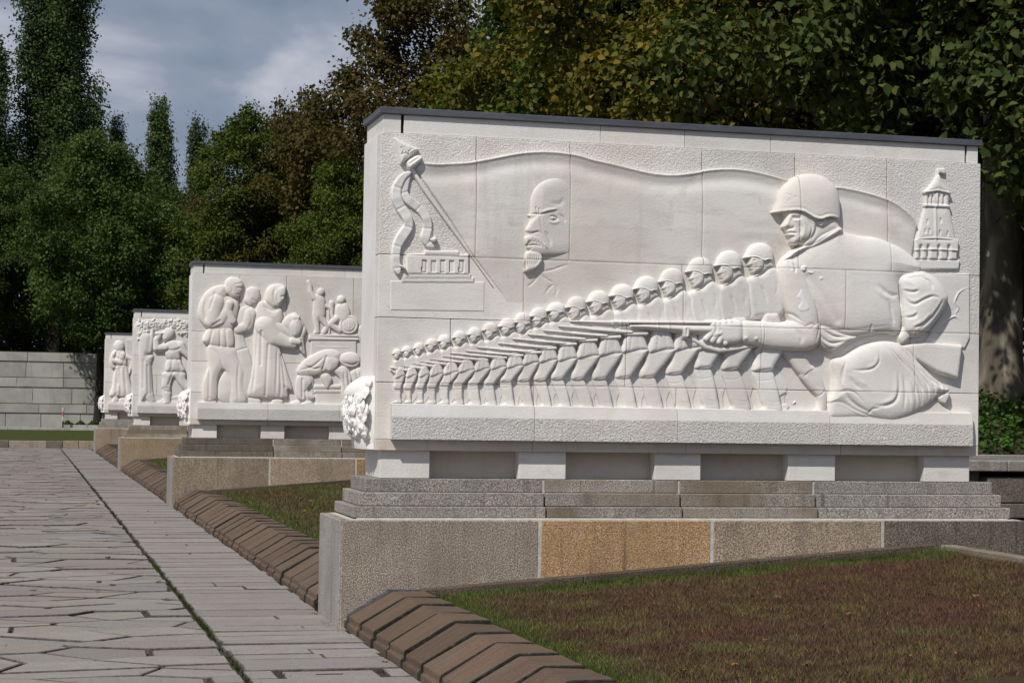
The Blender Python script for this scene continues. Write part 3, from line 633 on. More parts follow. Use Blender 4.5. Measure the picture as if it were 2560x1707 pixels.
    b.ridge([N(.40,.93),N(.44,1.15),N(.40,1.40)], .018, .006); b.groove([N(.62,1.0),N(.60,1.25),N(.53,1.45)], .010, .010)
    o = b.build('soldier_figure', W, mon)
    h = Carving(0, 'C', 0.0048, dscale=0.72)
    h.poly([N(*p) for p in HELM], 0.088, 0.10, 0.24, open_from=12, tilt=(0,-0.06))
    rim = [N(u, v-.03) for u, v in ((.02,.83),(.154,.82),(.31,.81),(.41,.837),(.49,.90),(.57,.97),(.668,1.0),(.747,.963),(.826,.943),(.925,.963),(.98,.963))]
    h.ridge(rim, 0.010, 0.012); h.groove([(p[0], p[1]-20) for p in rim], 0.008, 0.005)
    for a, c in (((300,320),(380,350)), ((380,350),(322,385)), ((330,330),(352,352)), ((352,352),(318,378))): h.groove([a, c], .004, .004, smooth=False)
    h.build('helmet', W, o)
    r = Carving(0, 'E', 0.0042, dscale=0.9)
    r.poly([(58,640),(120,632),(390,636),(390,668),(250,662),(100,650)], 0.060, 0.020, 0.02, smooth=False)
    r.poly([(385,630),(520,632),(520,672),(385,668)], 0.068, 0.020, 0.02, smooth=False)
    r.poly([(430,676),(445,680),(590,684),(590,694),(445,694)], 0.062, 0.014, 0.01, smooth=False)
    r.poly([(520,636),(1215,640),(1215,664),(520,660)], 0.090, 0.022, 0.02, smooth=False)
    r.poly([(525,664),(640,656),(1215,668),(1160,746),(1000,742),(840,726),(600,702),(525,690)], 0.070, 0.052, 0.05, smooth=False)
    for x_ in (455, 515, 735, 820): r.ridge([(x_,632),(x_+3,708 if x_ > 600 else 672)], .006, .010, smooth=False)
    r.groove([(525,662),(1210,666)], .005, .014, smooth=False)
    r.poly([(935,690),(980,690),(976,760),(938,764)], 0.112, 0.018, 0.015); r.groove([(957,700),(957,745)], .006, .01)
    # sling hanging in a long loop
    P_ = [(920,745),(930,775),(980,790),(1020,792)]; r.limb([(x_, y_, 9) for x_, y_ in P_], 0.075, 0.8)
    r.limb([(985,752,12),(1050,800,18),(1120,840,21),(1220,866,22),(1330,858,19),(1440,842,12),(1530,832,5)], 0.070, 0.9)
    r.build('rifle', W, o)
    # patch of fresh plaster on the sleeve
    for pts in ([(405,1060),(425,1040),(438,1080),(450,1110),(470,1150),(480,1185),(450,1210),(410,1205),(400,1170),(415,1130),(385,1100)], [(428,870),(455,865),(462,885),(440,905),(425,890)], [(470,905),(510,905),(525,920),(490,925)], [(560,945),(585,945),(585,970),(562,968)], [(410,985),(432,985),(432,1003),(412,1003)]):
        p = Carving(0, 'C', 0.004); z = 0.114 if len(pts) > 6 else (0.106 if pts[0][0] < 450 else 0.1005)
        p.poly(pts, z, 0.005, 0.02); p.build('plaster_patch', M_PLASTER, o, back=0.08)
    return o
def build_flag_and_emblems(mon):
    W = M_FIG
    top = to_px('A', [(545,525),(650,535),(780,532),(900,525),(980,512),(1100,490),(1250,460),(1400,442),(1550,440),(1700,455),(1800,475)]) + \
          to_px('B', [(251,312),(400,345),(600,395),(750,425),(900,432),(1050,415),(1150,395),(1300,385),(1450,395),(1600,425),(1780,475),(1900,505)]) + \
          to_px('C', [(560,330),(700,270),(800,276),(950,310),(1100,357),(1200,412),(1290,490),(1330,560)])
    c = Carving(0, 'P', 0.006)
    low = to_px('C', [(1310,640),(1290,760),(1280,1000)]) + to_px('P', [(2200,900),(1500,900),(1330,900)]) + to_px('A', [(1180,1560),(1060,1400),(940,1240),(760,960),(620,760),(500,575)])
    P = c.loc(top+low, 'P'); ptop = spline(c.loc(top, 'P'), False, 4)
    zlo = c.loc([(1400,760)], 'P')[0][1]; zhi = c.loc([(1400,560)], 'P')[0][1]
    c.ops.append(('poly', np.vstack([ptop, c.loc(low, 'P')]), 0.024, 0.004, 0.05, 5.0, (0, 0), False, lambda X, Z: np.clip((Z-zlo)/(zhi-zlo), -0.2, 1.0)))
    c.ops.append(('line', ptop, 0.016, 0.012)); 
    shifted = ptop+np.array([0, -0.085]); c.ops.append(('line', shifted, 0.055, -0.015))
    # the cloth sinks into the stone towards its lower edge
    c.groove([(700,640),(830,900),(880,1100)], .10, .010, 'A'); c.ridge([(830,560),(980,850),(1100,1150)], .14, .008, 'A')
    c.groove([(300,420),(500,700),(620,1000)], .16, .006, 'B'); c.ridge([(900,470),(1000,700),(1040,1000)], .16, .007, 'B')
    c.groove([(1040,420),(1080,700),(1090,1000)], .05, .004, 'B')
    for pts in ([(1440,1376),(1540,1370),(1620,1345),(1700,1315)], [(1470,1395),(1420,1460),(1370,1500)], [(1475,1395),(1530,1440),(1590,1472)], [(1590,1472),(1540,1510),(1515,1560)], [(1590,1472),(1605,1520),(1590,1580)]):
        c.groove(pts, .0065, .006, 'A')
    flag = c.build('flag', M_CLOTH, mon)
    # pole head, ferrule and pole edge
    p = Carving(0, 'A', 0.004)
    p.limb([(455,560,17),(560,730,17),(760,1010,13),(940,1262,7),(1100,1490,3)], 0.016, 0.7)
    p.poly([(330,330),(517,424),(376,537)], 0.036, 0.020, 0.04, smooth=False)
    p.poly([(428,520),(515,470),(542,505),(448,580)], 0.040, 0.028, 0.03); p.groove([(440,540),(530,480)], .008, .008)
    st = [(415+48*math.cos(a)*(1 if i % 2 == 0 else .42), 432+48*math.sin(a)*(1 if i % 2 == 0 else .42)) for i, a in enumerate([-math.pi/2+.15+math.pi/5*j for j in range(10)])]
    p.groove(st+[st[0]], .0032, .010, smooth=False)
    p.build('flag_pole', W, flag)
    t = Carving(0, 'A', 0.004)
    cA = [(462,598,10),(400,635,26),(350,720,36),(345,800,38),(380,880,40),(430,960,40),(436,1030,38),(390,1100,40),(350,1180,36),(340,1270,32),(350,1350,30),(362,1395,14)]
    cB = [(452,605,10),(412,690,34),(405,760,34),(440,820,34),(520,880,34),(580,960,36),(590,1040,36),(572,1110,36),(590,1160,26),(640,1182,14)]
    for ch, b0 in ((cB, .016), (cA, .026)):
        L_, R_ = [], []
        for i, (x_, y_, r_) in enumerate(ch):
            a = ch[max(i-1, 0)]; bq = ch[min(i+1, len(ch)-1)]; tx, ty = bq[0]-a[0], bq[1]-a[1]; n_ = math.hypot(tx, ty)
            L_.append((x_-ty/n_*r_, y_+tx/n_*r_)); R_.append((x_+ty/n_*r_, y_-tx/n_*r_))
        t.poly(L_+R_[::-1], b0, 0.006, 0.012)
        for i in range(2, len(ch)-1, 2): t.groove([L_[i], R_[i]], .009, .004, smooth=False); 
        for i in range(3, len(ch)-1, 2): t.ridge([L_[i], R_[i]], .03, .004, smooth=False)
    t.poly([(385,1330),(412,1345),(410,1365),(372,1335)], .04, .01, .01); t.poly([(612,1125),(650,1110),(655,1130),(630,1150)], .04, .01, .01)
    t.build('ribbon', W, flag)
    # low stepped mausoleum
    d = Carving(0, 'A', 0.0045)
    d.poly([(300,1447),(1037,1455),(1037,1690),(300,1680)], 0.0025, 0.0015, 0.01, smooth=False)
    d.poly([(385,1416),(957,1422),(957,1462),(385,1460)], 0.007, 0.003, 0.01, smooth=False)
    d.poly([(405,1388),(930,1392),(930,1428),(405,1426)], 0.011, 0.003, 0.01, smooth=False)
    d.poly([(425,1243),(500,1236),(912,1243),(912,1395),(425,1393)], 0.016, 0.004, 0.01, smooth=False)
    d.poly([(565,1213),(835,1216),(835,1246),(565,1242)], 0.020, 0.003, 0.01, smooth=False)
    for x_ in (545, 618, 690, 763, 836): d.poly([(x_+3,1293),(x_+34,1294),(x_+32,1381),(x_+1,1380)], 0.010, 0.001, 0.004, smooth=False, over=True)
    d.build('mausoleum_relief', W, mon)
    # bearded head in low relief, fading to the right
    hx = Carving(0, 'A', 0.0042, dscale=0.8); q0 = hx.loc([(1480,900)])[0][0]; q1 = hx.loc([(1800,900)])[0][0]
    fd = lambda X, Z: np.clip(1-(X-q0)/(q1-q0), 0.0, 1.0)**0.7
    hx.poly([(1385,920),(1392,820),(1415,750),(1465,692),(1540,657),(1630,647),(1720,660),(1800,700),(1840,800),(1830,1000),(1790,1150),(1700,1230),(1500,1250),(1400,1235),(1372,1200),(1345,1150),(1352,1100),(1352,1060),(1375,1000),(1385,960),(1360,938)], 0.038, 0.034, 0.09, fade=fd)
    hx.poly([(1440,935),(1462,935),(1480,1040),(1478,1080),(1440,1082),(1400,1088),(1362,1075),(1350,1050),(1380,1000),(1410,960)], 0.048, 0.030, 0.03)
    hx.poly([(1345,1140),(1352,1105),(1410,1092),(1460,1110),(1505,1155),(1527,1205),(1490,1190),(1440,1160),(1380,1150),(1355,1172)], 0.050, 0.026, 0.025)
    hx.poly([(1362,1178),(1420,1168),(1490,1188),(1440,1208),(1375,1205)], 0.044, 0.018, 0.02)
    hx.poly([(1362,1225),(1440,1222),(1482,1262),(1478,1310),(1440,1350),(1390,1375),(1345,1380),(1350,1330),(1345,1285)], 0.042, 0.024, 0.03)
    hx.groove([(1360,936),(1420,928),(1470,932),(1530,915),(1600,905)], .006, .014); hx.ridge([(1470,918),(1530,900),(1605,888)], .010, .012)
    hx.groove([(1530,958),(1560,945),(1600,965),(1570,980),(1535,972)], .005, .012); hx.ridge([(1520,985),(1570,1000),(1620,985)], .010, .006); hx.dent(1562,962,.007,-.010)
    hx.groove([(1430,880),(1438,930)], .006, .010); hx.groove([(1455,890),(1452,930)], .006, .008); hx.groove([(1540,840),(1620,850),(1650,800)], .018, .006)
    hx.groove([(1500,1060),(1530,1120),(1545,1190)], .014, .008); hx.groove([(1610,930),(1650,960),(1660,1000)], .010, .008); hx.groove([(1400,1078),(1440,1070)], .006, .012)
    hx.groove([(1368,1180),(1420,1172),(1480,1186)], .005, .010)
    for a in range(6): hx.groove([(1362+18*a,1235),(1372+16*a,1290),(1360+9*a,1355)], .005, .008)
    for a in range(5): hx.groove([(1380+24*a,1108+10*a),(1395+24*a,1140+12*a)], .004, .006)
    hx.build('bearded_head', W, flag)
    # tower with pyramid roof, belfry and arcade
    t = Carving(0, 'C', 0.004, dscale=0.8); S_ = dict(smooth=False)
    t.poly([(1290,812),(1652,818),(1640,884),(1360,884)], 0.020, 0.006, 0.01, **S_)
    t.poly([(1312,740),(1628,745),(1624,812),(1312,806)], 0.028, 0.010, 0.02, **S_)
    t.poly([(1310,664),(1636,668),(1632,750),(1310,745)], 0.034, 0.010, 0.02, **S_)
    t.poly([(1387,405),(1568,412),(1616,668),(1322,664)], 0.026, 0.020, 0.09, **S_)
    t.poly([(1378,395),(1572,404),(1572,424),(1378,416)], 0.044, 0.010, 0.01, **S_)
    t.poly([(1388,305),(1566,312),(1562,404),(1386,398)], 0.030, 0.016, 0.05, **S_)
    t.poly([(1378,305),(1420,262),(1455,215),(1475,178),(1492,178),(1520,235),(1570,310),(1475,300)], 0.036, 0.026, 0.06, **S_)
    t.poly([(1376,300),(1475,282),(1572,306),(1572,322),(1475,300),(1378,314)], 0.050, 0.010, 0.01, **S_)
    t.poly([(1478,130),(1537,128),(1537,172),(1495,160),(1488,182),(1476,182)], 0.030, 0.008, 0.01, **S_)
    t.ridge([(1458,420),(1462,664)], .010, .010, **S_); t.ridge([(1475,300),(1472,400)], .008, .008, **S_)
    t.ridge([(1308,662),(1460,650),(1638,668)], .008, .010, **S_); t.ridge([(1308,742),(1460,735),(1634,746)], .007, .010, **S_)
    for x_ in (1412,1440,1490,1527): t.groove([(x_,338),(x_,388)], .010, .022, **S_)
    for x_ in (1352,1408,1488,1563): t.groove([(x_,715),(x_,800)], .013, .03, **S_)
    for x_, y_ in ((1385,600),(1415,600),(1495,610),(1553,618),(1500,520),(1400,530)): t.groove([(x_,y_-12),(x_,y_+12)], .007, .010, **S_)
    t.build('tower_relief', W, mon)
    b = Carving(0, 'C', 0.0045)
    b.poly([(1410,918),(1727,918),(1727,1400),(1690,1480),(1380,1440),(1500,1250),(1560,1100)], 0.012, 0.003, 0.01, smooth=False)
    wav = [(1725,1020),(1680,1035),(1640,1065),(1625,1095),(1612,1130),(1625,1150),(1640,1180),(1620,1215),(1625,1235)]; b.ridge(wav, .006, .010); b.ridge([(1665,1280),(1610,1240),(1540,1280),(1450,1360),(1390,1430)], .006, .010)
    b.build('hill_relief', W, mon)
# ------------------------------------------------------------------ the four white stone monuments
rnd = random.Random(11)
def x_at(px, py, dy): return on_y(px, py, dy)[0]
def blocks_x(xs, x0, x1, gap=0.005):
    e_ = [x0]+list(xs)+[x1]
    return [(a+(gap/2 if i else 0), b-(gap/2 if i < len(e_)-2 else 0)) for i, (a, b) in enumerate(zip(e_[:-1], e_[1:]))]
def garland(mon, seed):
    """wreath of oak leaves under a draped cloth on the end face of the slab"""
    rg = random.Random(seed); bm = bmesh.new()
    y0, y1, z0, z1 = YS+0.06, YS+DS-0.02, ZB+0.10, ZB+0.52
    def leaf(c, nrm, up, l, w, th):
        nrm = nrm.normalized(); t = up-nrm*up.dot(nrm); t.normalize(); b = nrm.cross(t)
        ring = [(0,-.5,0),(.32,-.28,.2),(.5,.05,.35),(.3,.32,.3),(0,.55,.1),(-.3,.32,.3),(-.5,.05,.35),(-.32,-.28,.2)]
        vs = [bm.verts.new(c+b*(p[0]*w)+t*(p[1]*l)+nrm*(p[2]*th)) for p in ring]
        mid = bm.verts.new(c+nrm*th*1.0); bot = bm.verts.new(c-nrm*th*1.5)
        for i in range(8):
            bm.faces.new((vs[i], vs[(i+1) % 8], mid)); bm.faces.new((vs[(i+1) % 8], vs[i], bot))
    for i in range(230):
        u, v = rg.random(), rg.random()
        y = y0+(y1-y0)*u; z = z0+(z1-z0)*v
        bulge = 0.165*math.sqrt(max(0.0, 1-(2*u-1)**2*0.75))*math.sqrt(max(0.02, 1-(2*v-0.9)**2*0.8))
        c = Vector((XS-bulge+rg.uniform(-.012, .02), y, z))
        n = Vector((-1.0, (u-.5)*1.6+rg.uniform(-.4, .4), (v-.45)*1.3+rg.uniform(-.4, .4)))
        leaf(c, n, Vector((rg.uniform(-.3, .3), rg.uniform(-.8, .8), -1)), rg.uniform(.07, .12), rg.uniform(.045, .075), rg.uniform(.016, .03))
    g = link('garland', bm_mesh('garland', bm, smooth=False), M_SIDE, mon)
    # solid core so no gaps show between the leaves
    bm = bmesh.new(); n = 14
    rows_ = []
    for j in range(n+1):
        v = j/n; z = z0-.05+(z1-z0+.06)*v; row = []
        for i in range(n+1):
            u = i/n; bul = 0.125*math.sqrt(max(0.0, 1-(2*u-1)**2))*math.sqrt(max(0.0, 1-(2*v-.95)**2*.9))
            row.append(bm.verts.new((XS+.01-bul, y0+(y1-y0)*u, z)))
        rows_.append(row)
    for j in range(n):
        for i in range(n): bm.faces.new((rows_[j][i], rows_[j+1][i], rows_[j+1][i+1], rows_[j][i+1]))
    link('wreath_core', bm_mesh('wreath_core', bm, smooth=True), M_SIDE, g)
    # cloth draped over the top and fluted fringe below
    bm = bmesh.new(); nu, nv = 40, 12
    for (za, zb, pa, pb, amp) in ((z1-.10, z1+.05, 0.165, 0.0, .010), (ZB+.003, z0+.06, 0.075, 0.10, .016)):
        V = []
        for j in range(nv+1):
            v = j/nv; row = []
            for i in range(nu+1):
                u = i/nu; bulge = (pa+(pb-pa)*(v if pb > 0 else v**2.2))*math.sqrt(max(0.0, 1-(2*u-1)**4))
                f = amp*math.sin(u*46+math.sin(v*3)*1.2)*min(1, u*8, (1-u)*8)
                row.append(bm.verts.new((XS+.004-bulge-f*(bulge > .01), y0+.02+(y1-y0-.04)*u, za+(zb-za)*v)))
            V.append(row)
        for j in range(nv):
            for i in range(nu): bm.faces.new((V[j][i], V[j+1][i], V[j+1][i+1], V[j][i+1]))
    link('draped_cloth', bm_mesh('draped_cloth', bm, smooth=True), M_SIDE, g)

PL_MATS = [M_GRAN, M_OCHRE, M_TAN, M_DARKG]
def monument_base():
    mon = empty('stone_sarcophagus', (0, 0, 0))
    # plinth blocks with a mortar core showing in the joints
    pj = [x_at(1349, 1390, 0), x_at(1780, 1370, 0), x_at(2207, 1350, 0)]
    for (a, b), mt in zip(blocks_x(pj, 0, XR, 0.022), PL_MATS):
        o = box('plinth_block', (a, b, 0, DP, -0.05, HP), mt, mon, 0.008)
    box('mortar_core', (0.06, XR-.06, 0.006, DP-.04, -0.02, HP+.004), M_MORTAR, mon, 0)
    # sawn left end with three recessed vertical joints
    for y_a, y_b in ((0.006, .30), (.305, .42), (.425, .70), (.705, 1.003)):
        box('end_slab', (-0.012, 0.002, y_a, y_b, -0.04, HP-.003), M_SMOOTHG, mon, 0.003)
    sj = [x_at(1363, 1225, .15), x_at(1703, 1225, .15), x_at(2041, 1225, .15)]
    for i, (za, zb) in enumerate(((HP+.012, Z1), (Z1, Z2), (Z2, Z3))):
        a = A1+AS*i
        for j, (xa, xb) in enumerate(blocks_x(sj, a, XR-a, 0.014)):
            o = box('step_block', (xa, xb, a, DP+.064-a, za+.0015, zb), M_STEPB if j in (1, 2) else M_STEP, mon, 0.006)
    box('mortar_core', (A1+.03, XR-A1-.03, A1-.010, DP-.03, HP+.001, HP+.0125), M_MORTAR, mon, 0)
    box('mortar_core', (A1+.18, XR-A1-.18, A1+2*AS+.006, DP-.2, HP+.012, Z3-.006), M_MORTAR, mon, 0)
    # feet and recessed panel
    q = 0.045; fx = []
    for a, b in ((946, 1074), (1297, 1414.6), (1637, 1751.7), (1970, 2088), (2310, 2423.5)):
        xa, xb = x_at(a, 1170, YS+q), x_at(b, 1170, YS+q); fx.append((max(xa, XS+q), min(xb, XS+WS-q)))
    for xa, xb in fx: box('foot_block', (xa, xb, YS+q, YS+DS-q, Z3+.001, ZB-.001), M_WHITE, mon, 0.004)
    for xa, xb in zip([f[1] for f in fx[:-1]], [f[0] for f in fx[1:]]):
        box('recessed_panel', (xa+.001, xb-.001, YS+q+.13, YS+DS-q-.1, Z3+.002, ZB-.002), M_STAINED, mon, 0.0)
    # slab: courses of blocks in front of a core
    box('slab_core', (XS+.02, XS+WS-.02, YS+.10, YS+DS-.012, ZB+.004, ZC0-.002), M_JOINT, mon, 0)
    for r_, (za, zb, xs_) in enumerate(ROWS):
        cuts = blocks_x(xs_, XS, XS+WS, 0.006)
        for j, (xa, xb) in enumerate(cuts):
            box('slab_block', (xa, xb, YS, YS+.17, (za+0.0025 if r_ < 3 else LZ0+.001), zb-0.0025), M_WHITE_H if (r_ == 0 or (r_ == 1 and j == 3)) else M_WHITE, mon, 0.003)
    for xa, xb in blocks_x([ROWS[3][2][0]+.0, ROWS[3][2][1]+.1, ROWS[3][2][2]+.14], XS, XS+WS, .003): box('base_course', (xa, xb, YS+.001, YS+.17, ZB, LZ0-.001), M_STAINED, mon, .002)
    # plain border strip round the hammered field (top and sides)
    box('end_face', (XS-.0005, XS+.018, YS+.172, YS+DS, ZB+.001, ZS-.001), M_SIDE, mon, 0.003)
    box('end_face', (XS+WS-.018, XS+WS+.0005, YS+.172, YS+DS, ZB+.001, ZS-.001), M_SIDE, mon, 0.003)
    # frieze course, slots and zinc coping
    ins = 0.017; fj = [x_at(1502.7, 330, YS), x_at(1713.9, 330, YS), x_at(1929, 340, YS)]
    s0, s1 = x_at(1003.5, 315, YS), x_at(1011.5, 315, YS); s2, s3 = x_at(2414.5, 390, YS), x_at(2420.5, 390, YS)
    edges = [(XS+ins, s0), (s1, fj[0]-.002), (fj[0]+.002, fj[1]-.002), (fj[1]+.002, fj[2]-.002), (fj[2]+.002, s2), (s3, XS+WS-ins)]
    for a, b in edges: box('frieze_block', (a, b, YS+ins, YS+DS-ins, ZS+.002, ZC0), M_WHITE, mon, 0.002)
    for a, b in ((s0, s1), (s2, s3)): box('vent_slot', (a+.0005, b-.0005, YS+ins+.03, YS+ins+.2, ZS+.003, ZC0-.001), M_SLOT, mon, 0)
    oc = 0.012
    box('coping', (XS-oc, XS+WS+oc, YS-oc, YS+DS+oc, ZC0+.001, ZC1), M_ZINC, mon, 0.004)
    # ledge under the figures
    lj = [x_at(1331, 1060, YS), x_at(1687, 1060, YS), x_at(2067, 1060, YS)]
    for a, b in blocks_x(lj, LX0, LX1, 0.003):
        bm = bmesh.new(); p_ = 0.07
        prof = [(YS+.002, LZ0), (YS-p_, LZ0), (YS-p_, LZ1-.10), (YS-p_+.016, LZ1-.004), (YS+.002, LZ1)]
        va = [bm.verts.new((a, y_, z_)) for y_, z_ in prof]; vb = [bm.verts.new((b, y_, z_)) for y_, z_ in prof]
        bm.faces.new(va); bm.faces.new(vb[::-1])
        for i in range(5): bm.faces.new((va[i], vb[i], vb[(i+1) % 5], va[(i+1) % 5]))
        bmesh.ops.recalc_face_normals(bm, faces=bm.faces)
        lb = link('ledge_block', bm_mesh('ledge_block', bm, 0.003), M_LEDGE, mon); lb.data.materials.append(M_WHITE)
        for pg in lb.data.polygons:
            if pg.normal.z > 0.05: pg.material_index = 1
    garland(mon, 5)
    return mon
def copy_tree(o, parent=None):
    c = o.copy(); col.objects.link(c); c.parent = parent
    for ch in list(o.children): copy_tree(ch, c)
    return c
GRP = 'white relief monuments in a row beside the path'
mon1 = monument_base()
MON = [mon1]
for k in (1, 2, 3):
    c = copy_tree(mon1); c.location = (0, k*SP, 0); MON.append(c)
# each copy has its own mix of granites
MIX = {1: ([M_TAN, M_TAN, M_OCHRE, M_TAN], [M_DARKG, M_STEPB]), 2: ([M_TAN2, M_OCHRE, M_OCHRE, M_TAN], [M_STEPB, M_TAN]), 3: ([M_TAN, M_OCHRE, M_OCHRE, M_TAN], [M_STEP, M_TAN])}
for k, (pm, sm) in MIX.items():
    i = j = 0
    for ch in MON[k].children:
        mt = None
        if ch.name.startswith('plinth_block'): mt = pm[i % 4]; i += 1
        elif ch.name.startswith('step_block'): mt = sm[(j % 4) > 0]; j += 1
        if mt: ch.material_slots[0].link = 'OBJECT'; ch.material_slots[0].material = mt
tag(mon1, 'nearest and largest white stone monument carved with a row of helmeted soldiers under a flag', 'monument', GRP)
tag(MON[1], 'second white stone monument, relief of a bowed group beside a woman holding a wrapped urn', 'monument', GRP)
tag(MON[2], 'third white stone monument, relief of a man under a tree shading his eyes', 'monument', GRP)
tag(MON[3], 'farthest and smallest white stone monument, relief of a woman carrying a child', 'monument', GRP)
if FULL_RELIEF:
    build_flag_and_emblems(mon1)
    build_row(mon1)
    build_big_soldier(mon1)
# ------------------------------------------------------------------ reliefs of the other three monuments
def relief_two(mon):
    k = 1; st = 0.0075
    def C(ds=.66): return Carving(k, 'M', st, dscale=ds)
    fade_ = None
    # small group on a pedestal (upper right)
    c = C(); S_ = dict(smooth=False)
    c.poly([(965,635),(1345,650),(1348,668),(965,665)], .035, .015, .03, **S_); c.poly([(985,668),(1330,672),(1330,790),(985,790)], .022, .008, .03, **S_); c.poly([(975,618),(1340,622),(1345,640),(970,638)], .028, .012, .03, **S_)
    c.poly([(1030,712),(1275,714),(1275,722),(1030,720)], .034, .004, .02, **S_)
    c.build('pedestal_relief', M_WHITE, mon)
    c = C()
    c.poly([(1003,400),(1010,330),(1050,320),(1085,345),(1095,400),(1085,500),(1005,505)], .02, .05, .12); c.limb([(1058,305,28),(1060,300,28)], .02, .8); c.limb([(1010,345,22),(985,300,18),(980,250,15),(968,225,14)], .02, .8)
    c.limb([(1025,500,24),(1035,600,18),(1020,608,16)], .015, .8); c.limb([(1060,490,26),(1110,560,20),(1085,605,18)], .015, .8); c.limb([(1085,400,14),(1130,425,14)], .02, .8); c.limb([(1120,420,9),(1125,610,9)], .02, .8)
    c.build('boy_figure', M_WHITE, mon)
    c = C()
    c.poly([(1170,420),(1200,390),(1250,385),(1280,440),(1275,510),(1230,540),(1180,500)], .02, .05, .12); c.limb([(1212,362,30),(1215,358,30)], .02, .8); c.limb([(1180,500,26),(1130,545,24),(1200,590,20)], .02, .8); c.limb([(1142,385,20),(1142,460,14),(1150,500,14)], .02, .8)
    c.build('kneeling_figure', M_WHITE, mon)
    c = C(); circ = [(1270+72*math.cos(a), 548+72*math.sin(a)) for a in np.linspace(0, 2*math.pi, 20, endpoint=False)]
    c.poly(circ, .04, .03, .12); c.groove([(1270+52*math.cos(a), 548+52*math.sin(a)) for a in np.linspace(0, 2*math.pi, 21)], .012, .014); c.poly([(1250,520),(1292,520),(1292,565),(1270,582),(1250,565)], .06, .02, .04)
    c.groove([(1262,525),(1262,572)], .01, .008); c.groove([(1280,525),(1280,572)], .01, .008); c.build('round_shield', M_WHITE, mon)
    # wreath, fallen banner and altar at lower right
    c = C(); c.poly([(1005,1000),(1210,1000),(1210,1030),(1005,1030)], .03, .015, .03, **S_); c.poly([(1020,1040),(1330,1045),(1330,1190),(1020,1185)], .012, .006, .03, **S_); c.poly([(1010,1030),(1215,1035),(1215,1062),(1010,1060)], .022, .012, .03, **S_)
    c.build('altar_relief', M_WHITE, mon)
    c = C()
    c.poly([(880,890),(930,820),(1010,765),(1090,735),(1160,735),(1210,770),(1190,840),(1140,890),(1080,900),(1060,920),(1000,935),(960,940),(900,930)], .03, .07, .2); c.poly([(1085,800),(1140,780),(1195,820),(1170,880),(1110,895)], .07, .05, .15)
    c.poly([(1200,790),(1260,755),(1330,765),(1360,820),(1330,860),(1260,870),(1210,840)], .04, .07, .2); c.poly([(890,930),(990,930),(1005,1000),(960,1040),(1015,1090),(985,1120),(890,1110),(870,1020)], .03, .05, .15)
    c.poly([(1150,890),(1240,860),(1290,930),(1290,1040),(1320,1110),(1330,1155),(1260,1150),(1215,1080),(1205,960)], .035, .06, .18); c.poly([(1290,900),(1375,870),(1380,960),(1330,1010),(1300,990)], .03, .05, .12)
    c.poly([(1060,930),(1110,915),(1145,960),(1110,1030),(1075,985)], .04, .04, .1); c.poly([(840,1130),(900,1120),(915,1170),(870,1190),(835,1175)], .03, .05, .12); c.poly([(915,1140),(980,1120),(1010,1160),(970,1190),(920,1185)], .04, .05, .12); c.poly([(1345,570),(1380,560),(1380,680),(1350,640)], .02, .03, .1)
    for p in ([(930,850),(1000,880),(1060,870)], [(900,890),(1000,860),(1080,790)], [(960,900),(1000,980),(960,1030)], [(920,960),(920,1090)], [(1230,900),(1240,1000),(1270,1100)], [(1260,890),(1270,980),(1300,1100)], [(1220,830),(1290,850),(1340,830)], [(1320,880),(1340,960)], [(1100,790),(1075,880)], [(940,1050),(950,1110)]): c.groove(p, .018, .022)
    c.build('fallen_banners', M_WHITE, mon)
    # woman behind, man with sack, woman with urn
    c = C()
    c.poly([(490,330),(500,285),(545,262),(590,280),(602,330),(585,370),(540,405),(510,400),(485,370)], .035, .06, .15); c.poly([(405,600),(430,460),(480,410),(540,410),(565,450),(560,530),(520,610),(480,635),(540,820),(560,1080),(380,1130),(280,1100),(290,980),(340,890),(400,800)], .02, .05, .2)
    c.limb([(530,470,45),(500,560,38),(440,585,34)], .05, .7); c.groove([(540,355),(560,372)], .012, .012); c.groove([(520,430),(535,520),(500,600)], .02, .012); c.groove([(420,745),(500,720)], .015, .012)
    c.build('mourning_figure', M_WHITE, mon)
    c = C()
    c.poly([(135,470),(150,380),(200,300),(280,255),(340,260),(350,330),(300,420),(240,520),(210,572),(160,530)], .05, .08, .25)
    c.poly([(340,235),(360,200),(400,190),(450,205),(475,240),(465,290),(440,340),(400,345),(360,320),(340,290)], .06, .08, .18); c.poly([(215,560),(225,440),(260,350),(330,330),(400,350),(440,390),(430,480),(395,580),(290,585)], .05, .07, .22)
    c.limb([(270,380,60),(235,520,52),(300,510,42),(370,420,34)], .09, .6); c.limb([(370,395,30),(360,440,26),(395,520,26)], .11, .8); c.poly([(170,665),(215,575),(300,570),(390,580),(400,710),(300,715),(215,695)], .06, .06, .15)
    c.poly([(215,700),(395,712),(440,800),(485,900),(480,1000),(495,1130),(380,1140),(375,1000),(365,930),(320,885),(285,960),(272,1110),(175,1115),(175,980),(215,850)], .045, .06, .2)
    c.poly([(390,1135),(490,1135),(545,1175),(390,1180)], .04, .04, .1); c.poly([(175,1115),(270,1110),(255,1160),(170,1160)], .03, .04, .1)
    for p in ([(300,590),(300,710)], [(240,600),(220,690)], [(340,590),(350,710)], [(230,720),(290,780),(330,880)], [(440,820),(430,1000),(440,1120)], [(220,860),(215,1100)], [(200,330),(180,450),(210,540)], [(260,310),(220,430)], [(300,520),(240,555)]): c.groove(p, .02, .016)
    c.groove([(430,270),(465,275)], .012, .014); c.groove([(425,320),(455,318)], .010, .012); c.groove([(375,270),(390,290),(380,310)], .012, .014); c.groove([(415,245),(470,235)], .014, .012)
    c.build('man_with_sack', M_WHITE, mon)
    c = C()
